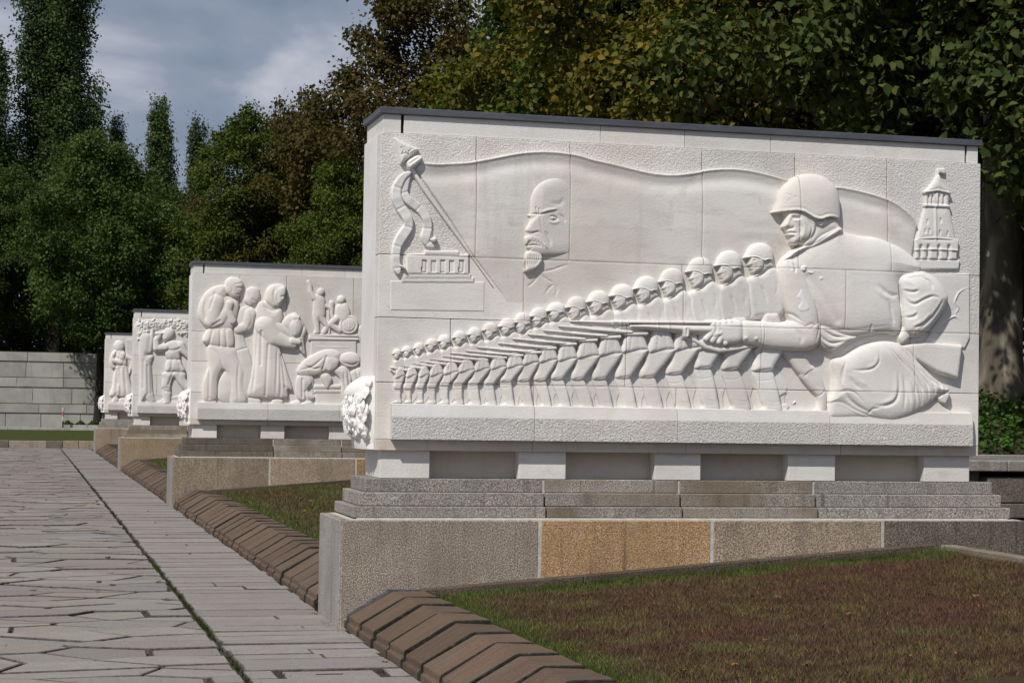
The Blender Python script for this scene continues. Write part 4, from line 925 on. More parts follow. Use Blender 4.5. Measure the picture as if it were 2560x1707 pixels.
    c.poly([(650,290),(690,250),(750,245),(795,265),(790,320),(770,370),(745,420),(690,430),(640,370)], .06, .09, .2); c.poly([(725,290),(765,265),(790,280),(785,330),(770,365),(740,390),(725,350)], .13, .03, .08)
    c.poly([(575,420),(620,370),(700,420),(760,430),(770,500),(740,600),(740,690),(790,850),(845,1030),(810,1040),(805,1100),(700,1100),(510,1085),(530,950),(555,800),(555,600)], .05, .08, .3)
    c.limb([(640,560,75),(700,640,62),(800,680,40),(850,690,34)], .09, .55); c.limb([(720,570,45),(800,600,36),(880,640,30)], .07, .5); c.limb([(840,675,26),(890,680,20)], .11, .8)
    c.poly([(515,1095),(600,1105),(605,1160),(560,1180),(520,1140)], .03, .04, .1); c.poly([(700,1110),(770,1110),(770,1160),(720,1180),(690,1150)], .03, .04, .1)
    for p in ([(640,370),(700,420),(740,410)], [(620,400),(680,440),(740,440)], [(730,700),(725,900),(715,1090)], [(610,600),(605,850)], [(760,780),(790,1020)], [(745,760),(755,1000),(750,1100)], [(580,600),(560,900),(540,1080)], [(660,700),(640,1080)], [(760,340),(780,335)], [(720,260),(700,330),(720,400)]): c.groove(p, .02, .018)
    c.build('woman_with_urn', M_WHITE, mon)
    c = C()
    c.poly([(770,520),(820,475),(870,460),(900,490),(930,540),(950,600),(930,660),(940,770),(900,740),(880,690),(800,600),(765,560)], .06, .06, .15); c.poly([(820,560),(850,510),(890,500),(915,560),(900,620),(850,640)], .11, .06, .15); c.poly([(845,480),(895,485),(890,515),(850,515)], .12, .03, .06)
    for p in ([(790,590),(850,640),(930,640)], [(930,560),(900,640)], [(910,660),(930,750)]): c.groove(p, .018, .016)
    c.build('wrapped_urn', M_WHITE, mon)
def relief_three(mon):
    def C(): return Carving(2, 'N', 0.0105, dscale=.7)
    rg = random.Random(3); c = C()
    c.poly([(500,270),(1040,265),(1050,330),(1040,450),(990,420),(940,410),(905,360),(850,335),(760,350),(680,380),(640,340),(600,400),(590,540),(545,520),(510,480)], .01, .03, .12)
    for i in range(150):
        x_, y_ = rg.uniform(505, 1045), rg.uniform(260, 420)
        if y_ > 345 and 600 < x_ < 930: continue
        a = rg.uniform(0, 6.28); c.limb([(x_, y_, 9), (x_+22*math.cos(a), y_+22*math.sin(a), 5)], .03+rg.uniform(0, .03), 1.0)
    for i in range(30):
        x_, y_ = rg.uniform(510, 600), rg.uniform(400, 540); a = rg.uniform(0, 6.28); c.limb([(x_, y_, 9), (x_+20*math.cos(a), y_+20*math.sin(a), 5)], .04, 1.0)
    c.build('oak_foliage', M_WHITE, mon)
    c = C(); c.poly([(515,1180),(520,900),(515,600),(530,420),(640,420),(640,600),(600,640),(650,640),(670,660),(650,720),(655,900),(665,1060),(690,1150),(640,1175),(580,1120),(540,1170)], .03, .09, .3)
    c.limb([(625,600,24),(645,470,20),(660,360,14)], .04, .9)
    for p in ([(560,700),(555,1000)], [(600,760),(610,1060)], [(570,1150),(590,1080)], [(640,740),(645,1050)]): c.groove(p, .03, .02)
    c.build('tree_trunk_relief', M_WHITE, mon)
    c = C()
    c.poly([(765,400),(800,355),(850,345),(890,370),(890,430),(850,475),(800,490),(770,470)], .06, .09, .2); c.poly([(800,520),(870,480),(950,500),(990,560),(960,620),(950,690),(830,690),(790,600)], .05, .09, .25)
    c.limb([(800,560,40),(700,570,34),(695,480,28),(735,425,22),(750,410,16)], .08, .7); c.limb([(700,410,13),(770,405,11)], .1, .8); c.limb([(960,540,48),(1000,600,38),(1060,660,30)], .06, .7)
    c.poly([(825,695),(950,690),(980,740),(1010,820),(890,820),(800,815)], .06, .07, .15); c.poly([(785,830),(1000,825),(1020,900),(1060,960),(1050,1060),(990,1010),(940,950),(890,880),(855,960),(850,1010),(765,1000),(770,900)], .05, .07, .2)
    c.poly([(775,1000),(850,1005),(855,1160),(850,1185),(710,1185),(730,1165),(780,1140)], .05, .06, .15)
    for p in ([(870,700),(860,800)], [(930,700),(960,800)], [(880,830),(830,960)], [(940,850),(1020,960)], [(790,1030),(840,1040)], [(820,590),(900,590),(950,570)], [(800,600),(700,600)]): c.groove(p, .03, .02)
    c.build('man_shading_eyes', M_WHITE, mon)
    c = C(); c.poly([(700,1190),(760,1120),(860,1090),(1050,1080),(1060,1190)], .01, .03, .1); c.groove([(870,1130),(1050,1120)], .03, .015); c.build('ground_relief', M_WHITE, mon)
def relief_four(mon):
    def C(): return Carving(3, 'N', 0.013, dscale=.7)
    c = C()
    c.poly([(365,470),(450,470),(450,700),(375,650)], .012, .004, .03, smooth=False); c.build('door_panel_relief', M_WHITE, mon)
    c = C()
    c.poly([(240,540),(260,495),(300,485),(340,510),(345,570),(310,600),(260,590)], .06, .1, .25); c.poly([(240,620),(290,570),(340,590),(370,650),(370,760),(275,760),(260,740)], .05, .09, .3); c.limb([(330,640,32),(310,720,28),(230,700,22)], .09, .7)
    c.poly([(190,700),(215,620),(255,590),(275,620),(250,680),(240,740),(260,780),(220,790),(195,750)], .06, .08, .2)
    c.poly([(270,762),(372,760),(410,900),(440,1085),(300,1090),(195,1085),(220,980),(240,850)], .05, .09, .3)
    c.limb([(370,660,22),(440,690,18),(425,790,18)], .05, .8); c.poly([(380,680),(450,680),(440,760),(410,860),(395,840),(410,760)], .03, .05, .12)
    c.poly([(235,1090),(275,1090),(285,1150),(200,1175),(215,1150)], .04, .05, .12); c.poly([(290,1130),(340,1100),(440,1110),(450,1170),(290,1170)], .02, .04, .12)
    for p in ([(275,800),(260,1070)], [(310,790),(310,1070)], [(350,790),(370,1070)], [(240,660),(330,700)], [(300,780),(285,950)], [(270,610),(250,680)]): c.groove(p, .04, .025)
    c.build('woman_with_child', M_WHITE, mon)
if FULL_RELIEF:
    relief_two(MON[1]); relief_three(MON[2]); relief_four(MON[3])
# ------------------------------------------------------------------ the setting: ground, plaza, path, lawns
rg = random.Random(7); nr = np.random.RandomState(7)
def sheet(name, x0, x1, y0, y1, z, mat, kind='structure', label=None, zf=None, n=(1, 1)):
    xs = np.linspace(x0, x1, n[0]+1); ys = np.linspace(y0, y1, n[1]+1); X, Y = np.meshgrid(xs, ys)
    Z = np.full(X.shape, z) if zf is None else zf(X, Y)
    idx = np.arange(X.size).reshape(X.shape)
    q = np.stack([idx[:-1, :-1], idx[:-1, 1:], idx[1:, 1:], idx[1:, :-1]], -1).reshape(-1, 4)
    o = link(name, np_mesh(name, np.column_stack([X.ravel(), Y.ravel(), Z.ravel()]), q, True), mat)
    tag(o, label, None, None, kind); return o
sheet('ground', -900, 900, -300, 1800, -0.09, M_SOIL, label='dark soil ground under and beyond the trees')
PEND = 55.0
plaza = sheet('plaza', -14, -0.99, -14.5, PEND, -0.03, M_BED, label='broad crazy paved plaza left of the path')
path = sheet('path', -0.985, 0.07, -14.5, PEND, -0.032, M_BED, label='narrow path of grey cross slabs along the kerb')

# irregular flagstones: Voronoi cells of stretched, jittered seeds, clipped to the plaza
def clip_poly(P, n, d):
    out = []
    for i in range(len(P)):
        a, b = P[i], P[(i+1) % len(P)]; da, db = a[0]*n[0]+a[1]*n[1]-d, b[0]*n[0]+b[1]*n[1]-d
        if da <= 0: out.append(a)
        if (da < 0) != (db < 0) and da != db:
            t = da/(da-db); out.append((a[0]+(b[0]-a[0])*t, a[1]+(b[1]-a[1])*t))
    return out
def inset_poly(P, g):
    n = len(P); L_ = []
    area = sum(P[i][0]*P[(i+1) % n][1]-P[(i+1) % n][0]*P[i][1] for i in range(n))
    if area < 0: P = P[::-1]
    Q = [(-1e3, -1e3), (1e3, -1e3), (1e3, 1e3), (-1e3, 1e3)]
    for i in range(n):
        a, b = P[i], P[(i+1) % n]; ex, ey = b[0]-a[0], b[1]-a[1]; l = math.hypot(ex, ey)
        if l < 1e-5: continue
        nx_, ny_ = ey/l, -ex/l; Q = clip_poly(Q, (nx_, ny_), a[0]*nx_+a[1]*ny_-g)
        if len(Q) < 3: return None
    return Q
SX, SY = 0.74, 0.38
PX0, PX1, PY0, PY1 = -5.4, -1.0, -8.0, PEND-.02
seeds = []
for j in range(int((PY1-PY0)/SY)+2):
    for i in range(int((PX1-PX0)/SX)+2):
        if rg.random() < 0.10: continue
        seeds.append((PX0+(i+0.5*(j % 2)+rg.uniform(-.42, .42))*SX, PY0+(j+rg.uniform(-.46, .46))*SY))
S_arr = np.array(seeds)/np.array([SX, SY])
def stone_mesh_data(P, z, th=0.05):
    """chipped outline: subdivide long edges, jitter, then chamfer the top"""
    Q = []
    n = len(P)
    for i in range(n):
        a, b = P[i], P[(i+1) % n]; l = math.hypot(b[0]-a[0], b[1]-a[1]); m_ = 2 if l > .5 else 1
        for t in range(m_):
            u = t/m_; w = 0.012 if t else 0.004
            Q.append((a[0]+(b[0]-a[0])*u+rg.uniform(-w, w), a[1]+(b[1]-a[1])*u+rg.uniform(-w, w)))
    n = len(Q); cx = sum(q[0] for q in Q)/n; cy = sum(q[1] for q in Q)/n
    tx, ty = rg.uniform(-.006, .006), rg.uniform(-.009, .009)
    zt = lambda x_, y_: z+tx*(x_-cx)+ty*(y_-cy)
    V = []
    for x_, y_ in Q:
        d = math.hypot(x_-cx, y_-cy); f = max(0.0, 1-0.012/d) if d > 0 else 1
        V.append((cx+(x_-cx)*f, cy+(y_-cy)*f, zt(x_, y_)))
    V += [(x_, y_, zt(x_, y_)-0.006) for x_, y_ in Q]; V += [(x_, y_, -th) for x_, y_ in Q]
    F = [tuple(range(n))]
    for k in range(2):
        for i in range(n): F.append((k*n+(i+1) % n, k*n+i, (k+1)*n+i, (k+1)*n+(i+1) % n))
    return V, F
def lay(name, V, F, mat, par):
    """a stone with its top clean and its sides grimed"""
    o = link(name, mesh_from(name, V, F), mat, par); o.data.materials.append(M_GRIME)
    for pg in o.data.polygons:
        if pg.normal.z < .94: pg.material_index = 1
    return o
cells = []
for i, (sx, sy) in enumerate(seeds):
    d = ((S_arr-S_arr[i])**2).sum(1); nb = np.argsort(d)[1:20]
    P = [(PX0, PY0), (PX1, PY0), (PX1, PY1), (PX0, PY1)]
    for j in nb:
        n_ = ((S_arr[j]-S_arr[i])/np.array([SX, SY])); mid = (np.array(seeds[j])+np.array(seeds[i]))/2
        P = clip_poly(P, n_, float(n_@mid))
        if len(P) < 3: break
    if len(P) < 3: continue
    P = [p for k, p in enumerate(P) if math.hypot(p[0]-P[k-1][0], p[1]-P[k-1][1]) > .015]
    if len(P) < 3: continue
    P = inset_poly(P, rg.uniform(.008, .022))
    if not P or len(P) < 3: continue
    cx = sum(p[0] for p in P)/len(P); cy = sum(p[1] for p in P)/len(P)
    pp = np.array([proj((x_, y_, 0)) for x_, y_ in P]); ar = abs(sum(pp[k][0]*pp[k-1][1]-pp[k-1][0]*pp[k][1] for k in range(len(pp))))/2
    vis = pp[:, 0].max() > 0 and pp[:, 1].min() < 1707 and cy > -9
    cells.append((ar if vis else 0, P))
cells.sort(key=lambda c: -c[0])
rest_v, rest_f = [], []
for i, (ar, P) in enumerate(cells):
    V, F = stone_mesh_data(P, rg.uniform(-.007, .008))
    if i < 300 and ar > 0: lay('flagstone', V, F, M_FLAG, plaza)
    else:
        o_ = len(rest_v); rest_v += V; rest_f += [tuple(k+o_ for k in f) for f in F]
o = lay('flagstones_beyond', rest_v, rest_f, M_FLAG, plaza); tag(o, kind='stuff')
o = sheet('plaza_left', -14, PX0-.02, -14.5, PEND, -0.004, M_FLAG, label='outer paved plaza left of the flagstones'); 
# cross slabs of the path; joints measured near the camera, then random widths
yj = [-14.4]
while yj[-1] < -3.1: yj.append(yj[-1]+rg.uniform(.26, .40))
yj = yj[:-1]+[-2.97, -2.59, -2.25, -1.72, -1.49, -1.24, -.94, -.71, -.42, -.19, .14, .55]
while yj[-1] < PEND-.4: yj.append(yj[-1]+rg.choice((.24, .27, .30, .34, .46)))
yj.append(PEND-.01)
for a, b in zip(yj[:-1], yj[1:]):
    if abs(a+2.59) < .01:                     # the row with the access cover
        for xa, xb in ((-.975, -.80), (-.10, .02)):
            V, F = stone_mesh_data([(xa, a+.005), (xb, a+.005), (xb, b-.006), (xa, b-.006)], 0.0); lay('path_slab', V, F, M_SLAB, path)
        continue
    x1_ = 0.025+rg.uniform(-.02, .02); x0_ = -.975+rg.uniform(-.012, .012)
    cuts = [x0_, x1_] if rg.random() < .86 else [x0_, rg.uniform(-.6, -.3), x1_]
    for xa, xb in zip(cuts[:-1], cuts[1:]):
        g0, g1 = rg.uniform(.004, .008), rg.uniform(.004, .008)
        V, F = stone_mesh_data([(xa+.003, a+g0), (xb-.003, a+g0+rg.uniform(-.003, .003)), (xb-.003, b-g1), (xa+.003, b-g1)], rg.uniform(-.0045, .0045))
        lay('path_slab', V, F, M_SLAB, path)
# access cover: stone lid in an iron frame with a lifting slot
cov = empty('access_cover', (-.45, -2.42, 0)); tag(cov, 'recessed stone access cover with iron slot in the path at the bottom of the picture', 'cover')
def local_box(name, b, mat, par, bevel=.003):
    l = par.location; return box(name, (b[0]-l.x, b[1]-l.x, b[2]-l.y, b[3]-l.y, b[4]-l.z, b[5]-l.z), mat, par, bevel)
local_box('lid', (-.735, -.165, -2.565, -2.275, -.03, -.006), M_SLAB, cov, .004)
for b in ((-.79, -.745, -2.585, -2.255, -.03, -.012), (-.155, -.112, -2.585, -2.255, -.03, -.012), (-.745, -.155, -2.588, -2.572, -.03, -.014), (-.745, -.155, -2.268, -2.253, -.03, -.012)): local_box('frame_bar', b, M_IRON, cov, .002)
local_box('lifting_slot', (-.545, -.375, -2.44, -2.40, -.02, -.0045), M_IRON, cov, .001)

# ------------------------------------------------------------------ kerbs of roof-shaped brown stones
PRO = [(.028, -.06), (.028, .050), (.046, .058), (.048, .100), (.37, .288), (.612, .284), (.612, .10)]
NECK_P = [(.030, -.06), (.030, .048), (.085, .054), (.095, .070), (.374, .225), (.612, .221), (.612, .10)]
def kerb_mesh(seed, half=1.0):
    r = random.Random(seed); bm = bmesh.new(); L0 = 0.465*half
    def ring(prof, y, j=0.0): return [bm.verts.new((x_+r.uniform(-j, j), y+r.uniform(-j, j), z_+r.uniform(-j, j))) for x_, z_ in prof]
    secs = [ring(PRO, 0.0, .004)]
    for t in (.33, .66): secs.append(ring(PRO, L0*t, .0025))
    secs.append(ring(PRO, L0, .004)); secs.append(ring(NECK_P, L0+.003, .002)); secs.append(ring(NECK_P, L0+.066))
    n = len(PRO)
    bm.faces.new(secs[0]); bm.faces.new(secs[-1][::-1])
    for a, b in zip(secs[:-1], secs[1:]):
        for i in range(n): bm.faces.new((a[i], b[i], b[(i+1) % n], a[(i+1) % n]))
    bmesh.ops.recalc_face_normals(bm, faces=bm.faces)
    es = [e_ for e_ in bm.edges if e_.calc_face_angle(0) > .4 and all(v.co.y < L0+.002 for v in e_.verts)]
    bmesh.ops.bevel(bm, geom=es, offset=.006, segments=1, affect='EDGES')
    bm.normal_update()
    for f_ in bm.faces:
        c_ = f_.calc_center_median()
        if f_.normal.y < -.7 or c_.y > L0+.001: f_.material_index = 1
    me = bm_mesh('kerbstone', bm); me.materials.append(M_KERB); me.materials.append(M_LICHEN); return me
KM = [kerb_mesh(i) for i in range(5)]
def kerb_row(y0, y1, label):
    root = empty('stone_kerb', (0, y0, 0)); tag(root, label, 'kerb', 'roof-shaped stone kerbs between the monuments')
    y = y1-.10-.53                              # the groove lies at the far end of every stone
    k = 0
    while y > y0:
        o = link('kerbstone', KM[rg.randrange(5)], M_KERB, root, (rg.uniform(-.006, .006), y-y0, rg.uniform(-.006, .005)))
        o.rotation_euler = (-.012, rg.uniform(-.006, .006), rg.uniform(-.006, .006)); y -= .531; k += 1
    # bitumen-sealed joint against the plinth
    bm = bmesh.new(); n = len(PRO); ya, yb = y1-.098-y0, y1-.004-y0
    sec = [[bm.verts.new((x_*.97+.005, y_, z_*(.93 if z_ > .05 else 1)+(.016 if z_ > .2 else 0)*math.sin(t*2.2))) for x_, z_ in PRO] for t, y_ in enumerate(np.linspace(ya, yb, 5))]
    bm.faces.new(sec[0]); bm.faces.new(sec[-1][::-1])
    for a, b in zip(sec[:-1], sec[1:]):
        for i in range(n): bm.faces.new((a[i], b[i], b[(i+1) % n], a[(i+1) % n]))
    bmesh.ops.recalc_face_normals(bm, faces=bm.faces); link('bitumen_joint', bm_mesh('bitumen_joint', bm), M_TAR, root)
kerb_row(-11.5, 0.0, 'brown ridged kerb in the right foreground, in front of the nearest monument')
kerb_row(DP+.02, SP, 'brown ridged kerb between the nearest and the second monument')
kerb_row(SP+DP+.02, 2*SP, 'brown ridged kerb between the second and the third monument')
kerb_row(2*SP+DP+.02, 3*SP, 'brown ridged kerb between the third and the farthest monument')

# ------------------------------------------------------------------ lawns sloping up to the right
LAWN_Z = lambda X: 0.172+0.079*X
LX_END = 4.86
lawn_labels = ['brownish dry lawn in the right foreground', 'green and brown lawn strip between the nearest and second monument', 'lawn strip between the second and third monument', 'lawn strip between the third and farthest monument']
for k, (a, b) in enumerate(((-13.5, -.02), (DP+.02, SP-.02), (SP+DP+.02, 2*SP-.02), (2*SP+DP+.02, 3*SP-.02))):
    sheet('lawn', .58, LX_END, a, b, 0, M_LAWN, label=lawn_labels[k], zf=lambda X, Y: LAWN_Z(X)+.012*np.sin(X*5.1+Y*2.3)*np.sin(Y*3.7), n=(24, 60))
    # thin stone edging along the plinth foot and the outer side
    ed = empty('lawn_edging', (0, b, 0)); tag(ed, ['thin stone edging along the foot of the nearest plinth', 'thin stone edging along the foot of the second plinth', 'thin stone edging along the foot of the third plinth', 'thin stone edging along the foot of the farthest plinth'][k], 'edging', 'lawn edgings')
    for xa, xb in ((.60, 1.86), (1.865, 3.3), (3.305, 4.80)):
        bm = bmesh.new(); w = box_bm(bm, xa, xb, -.105, .012, 0, 1)
        for v in w: v.co.z = LAWN_Z(v.co.x)+(.062 if v.co.z > .5 else -.2)
        link('edging_stone', bm_mesh('edging_stone', bm, .006), M_EDGE, ed)
    for ya in np.arange(0, min(13.0, b-a-.2), 1.62):
        bm = bmesh.new(); z_ = LAWN_Z(LX_END)
        box_bm(bm, LX_END, LX_END+.125, -ya-1.61+.01, -ya-.11 if ya == 0 else -ya, z_-.3, z_+.055); link('edging_stone', bm_mesh('edging_stone', bm, .008), M_STEPB, ed)
sheet('side_walk', LX_END+.12, 7.2, -14, 54, .53, M_SOIL, label='trodden earth strip right of the lawns')

# ------------------------------------------------------------------ far end: low kerb wall, lawn, terraced wall
fk = empty('end_kerb', (0, PEND+.15, 0)); tag(fk, 'low grey stone kerb across the far end of the plaza', 'kerb')
x_ = -16.0
while x_ < 6:
    l = rg.choice((.85, 1.3, .55, 1.05)); box('kerb_block', (x_, x_+l-.015, -.15, .15, -.05, .255+rg.uniform(-.01, .01)), rg.choice((M_DARKG, M_GRAN, M_TAN)), fk, .012); x_ += l
sheet('far_lawn', -60, 40, PEND+.15, 92, .2, M_GREEN, label='green lawn beyond the far kerb', zf=lambda X, Y: .22+.0*X+.05*np.sin(X*.7)*np.sin(Y*.5), n=(20, 12))
box_o = empty('path_edging', (0, 84, 0)); tag(box_o, 'pale flat stone edging on the far lawn', 'edging')
for xa in np.arange(-9, .1, 1.5): box('edging_stone', (xa, xa+1.49, -.3, .3, .1, .33), M_ASHLAR, box_o, .01)
tw = empty('terraced_wall', (0, 90, 0)); tag(tw, 'stepped pale grey stone wall of three tiers at the far left', 'wall')
rw = random.Random(4)
for t, (za, zb) in enumerate(((.1, 1.49), (1.44, 2.90), (2.85, 4.30))):
    yo = t*1.1; h2 = za+(zb-za)*.66
    for (z0_, z1_, yy, l0) in ((za, h2, .05, 1.9), (h2+.012, zb, 0.0, 2.5)):
        x_ = -14-rw.uniform(0, 1.5)
        while x_ < 14:
            l = l0*rw.uniform(.9, 1.12)
            box('ashlar_block', (x_, x_+l-.02, yo+yy, yo+1.2, z0_, z1_), rw.choice((M_ASHLAR, M_ASHLAR, M_ASHLAR, M_TAN if t == 0 and z0_ > 1 else M_ASHLAR)), tw, .012); x_ += l
    bm = bmesh.new(); box_bm(bm, -15, 14, yo+.35, yo+1.25, zb-.03, zb+.05); g = link('grass_strip', bm_mesh('grass_strip', bm), M_GREEN, tw)
sheet('upper_terrace', -80, 90, 93.2, 260, 4.2, M_SOIL, label='raised ground behind the terraced wall')

# ------------------------------------------------------------------ right: low wall, bed and bank behind the nearest monument
lw = empty('low_wall', (9.0, 6.2, .5)); tag(lw, 'low dark stone wall with overhanging coping behind the right end of the nearest monument', 'wall')
for b, mt in (((-2.2, -.02, -.02, .55, .5, .63), M_DARKG), ((-.01, 2.2, -.02, .55, .5, .63), M_DARKG)): box('coping_stone', b, M_STEP, lw, .012)
for b in ((-2.1, -.62, .12, .5, -.05, .5), (-.25, 2.1, .04, .5, .13, .43), (-.25, 2.1, -.01, .5, -.05, .12), (-.60, -.27, .2, .5, -.05, .5)): box('wall_stone', b, M_DARKG, lw, .01)
def bank(X, Y): 
    t = np.clip((Y-6.7)/2.6, 0, 1); t = t*t*(3-2*t); return 1.06+.72*t+.04*np.sin(X*1.7)*np.sin(Y*1.3)
sheet('planted_bank', 5.9, 60, 6.68, 92, 0, M_SOIL, label='raised planted bank under the trees on the right', zf=bank, n=(40, 120))
pk = empty('bed_kerb', (9.2, 7.05, 1.06)); tag(pk, 'pale low kerb at the foot of the ivy bed', 'kerb')
for xa in (-1.6, -.55, .5): box('kerb_block', (xa, xa+1.03, -.07, .07, -.05, .12), M_SMOOTHG, pk, .008)
M_TUFT = leaf_mat('edge grass', [(0.2, (0.045, 0.072, 0.018)), (0.6, (0.08, 0.10, 0.03)), (0.9, (0.15, 0.13, 0.055))])
M_WEED = leaf_mat('joint weeds', [(0.2, (0.03, 0.042, 0.014)), (0.6, (0.055, 0.07, 0.022)), (0.9, (0.12, 0.12, 0.035))])
# ------------------------------------------------------------------ grass blades, ivy, weeds
def blade_mesh(name, pts, h, w, lean, seed):
    r = np.random.RandomState(seed); n = len(pts); a = r.uniform(0, 2*np.pi, n); hh = h*r.uniform(.45, 1.25, n); ww = w*r.uniform(.7, 1.3, n)
    la = r.uniform(0, 2*np.pi, n); ld = lean*hh*r.uniform(.2, 1.2, n)
    dx, dy = np.cos(a)*ww/2, np.sin(a)*ww/2; P = np.asarray(pts)
    V = np.empty((n, 3, 3)); V[:, 0] = P+np.column_stack([dx, dy, np.zeros(n)]); V[:, 1] = P-np.column_stack([dx, dy, np.zeros(n)])
    V[:, 2] = P+np.column_stack([np.cos(la)*ld, np.sin(la)*ld, hh])
    return np_mesh(name, V.reshape(-1, 3), np.arange(3*n).reshape(-1, 3))
def lawn_pts(x0, x1, y0, y1, n, seed, dens=None):
    r = np.random.RandomState(seed); X, Y = r.uniform(x0, x1, n), r.uniform(y0, y1, n)
    if dens is not None: k = r.rand(n) < dens(X, Y); X, Y = X[k], Y[k]
    return np.column_stack([X, Y, LAWN_Z(X)+.012*np.sin(X*5.1+Y*2.3)*np.sin(Y*3.7)-.004])
o = link('grass', blade_mesh('grass', lawn_pts(.60, 4.85, -5.6, -.11, 210000, 1), .030, .0055, .9, 2), M_BLADE); tag(o, 'short dry grass of the foreground lawn', 'grass', kind='stuff')
o = link('grass', blade_mesh('grass', lawn_pts(.60, 4.8, 1.05, 16.3, 60000, 3), .045, .009, .8, 4), M_BLADE2); tag(o, 'short grass between the nearest and second monument', 'grass', kind='stuff')
o = link('grass', blade_mesh('grass', lawn_pts(.60, 3.0, 17.6, 32.7, 16000, 5), .05, .016, .8, 6), M_BLADE2); tag(o, 'short grass between the second and third monument', 'grass', kind='stuff')
# ragged tufts at the stone edges
tp = []
r = np.random.RandomState(8)
for _ in range(190):
    if r.rand() < .5: cx, cy = .63+abs(r.normal(0, .05)), r.uniform(-5.4, -.2)
    else: cx, cy = r.uniform(1.2, 4.8), -.20-abs(r.normal(0, .06))
    for _ in range(22): tp.append((cx+r.normal(0, .03), cy+r.normal(0, .03), LAWN_Z(cx)-.005))
o = link('grass_tufts', blade_mesh('grass_tufts', tp, .055, .006, .7, 9), M_TUFT); tag(o, 'green grass tufts along the stone edges of the foreground lawn', 'grass', kind='stuff')
# weeds in the seam between plaza and path, in flagstone joints and at the kerb foot
wp = []
for _ in range(330):
    y = r.uniform(-4.5, 40) if r.rand() < .7 else r.uniform(-4.5, 6); m_ = int(r.uniform(4, 18))
    for _ in range(m_): wp.append((-.985+r.normal(0, .010), y+r.normal(0, .06), -.02))
for _ in range(150):
    ar, P = cells[int(r.uniform(0, 260))]; i = int(r.uniform(0, len(P))); a, b = P[i], P[(i+1) % len(P)]; t = r.rand()
    for _ in range(int(r.uniform(3, 14))): wp.append((a[0]+(b[0]-a[0])*t+r.normal(0, .012), a[1]+(b[1]-a[1])*t+r.normal(0, .008), -.02))
for _ in range(90):
    y = r.uniform(-4, 30)
    for _ in range(int(r.uniform(3, 12))): wp.append((.035+r.normal(0, .010), y+r.normal(0, .05), -.015))
for cx, cy, n in ((-.05, .02, 40), (-.03, -.16, 30), (-.06, .25, 40), (.06, -.28, 90), (.10, -.16, 60), (-.13, -2.35, 40), (-.77, -2.4, 25), (.05, -2.18, 25), (-.05, .9, 30), (.03, 1.3, 30)):
    for _ in range(n): wp.append((cx+r.normal(0, .03), cy+r.normal(0, .04), -.02))
o = link('weeds', blade_mesh('weeds', wp, .034, .007, .8, 10), M_WEED); tag(o, 'small green weeds and moss growing in the paving joints', 'weeds', kind='stuff')
# ivy bed on the bank
n = 9000; X = r.uniform(6.4, 13.5, n); Y = r.uniform(7.15, 9.6, n); Zb = bank(X, Y)+r.uniform(.02, .22, n)
def leaf_cards(P, size, seed, up=0.6):
    r = np.random.RandomState(seed); n = len(P); nrm = r.normal(0, 1, (n, 3)); nrm[:, 2] = np.abs(nrm[:, 2])+up; nrm /= np.linalg.norm(nrm, axis=1)[:, None]
    t = np.cross(nrm, r.normal(0, 1, (n, 3))); t /= np.linalg.norm(t, axis=1)[:, None]; b = np.cross(nrm, t); s_ = (size*r.uniform(.6, 1.3, n))[:, None]
    V = np.empty((n, 4, 3)); V[:, 0] = P-t*s_*.5; V[:, 1] = P+b*s_*.38+nrm*s_*.06; V[:, 2] = P+t*s_*.55; V[:, 3] = P-b*s_*.38+nrm*s_*.06
    return V.reshape(-1, 3), np.arange(4*n).reshape(-1, 4)
V, F = leaf_cards(np.column_stack([X, Y, Zb]), .085, 3)
o = link('ivy', np_mesh('ivy', V, F), LEAF['ivy']); tag(o, 'bright green ivy covering the bank behind the nearest monument', 'ivy', kind='stuff')
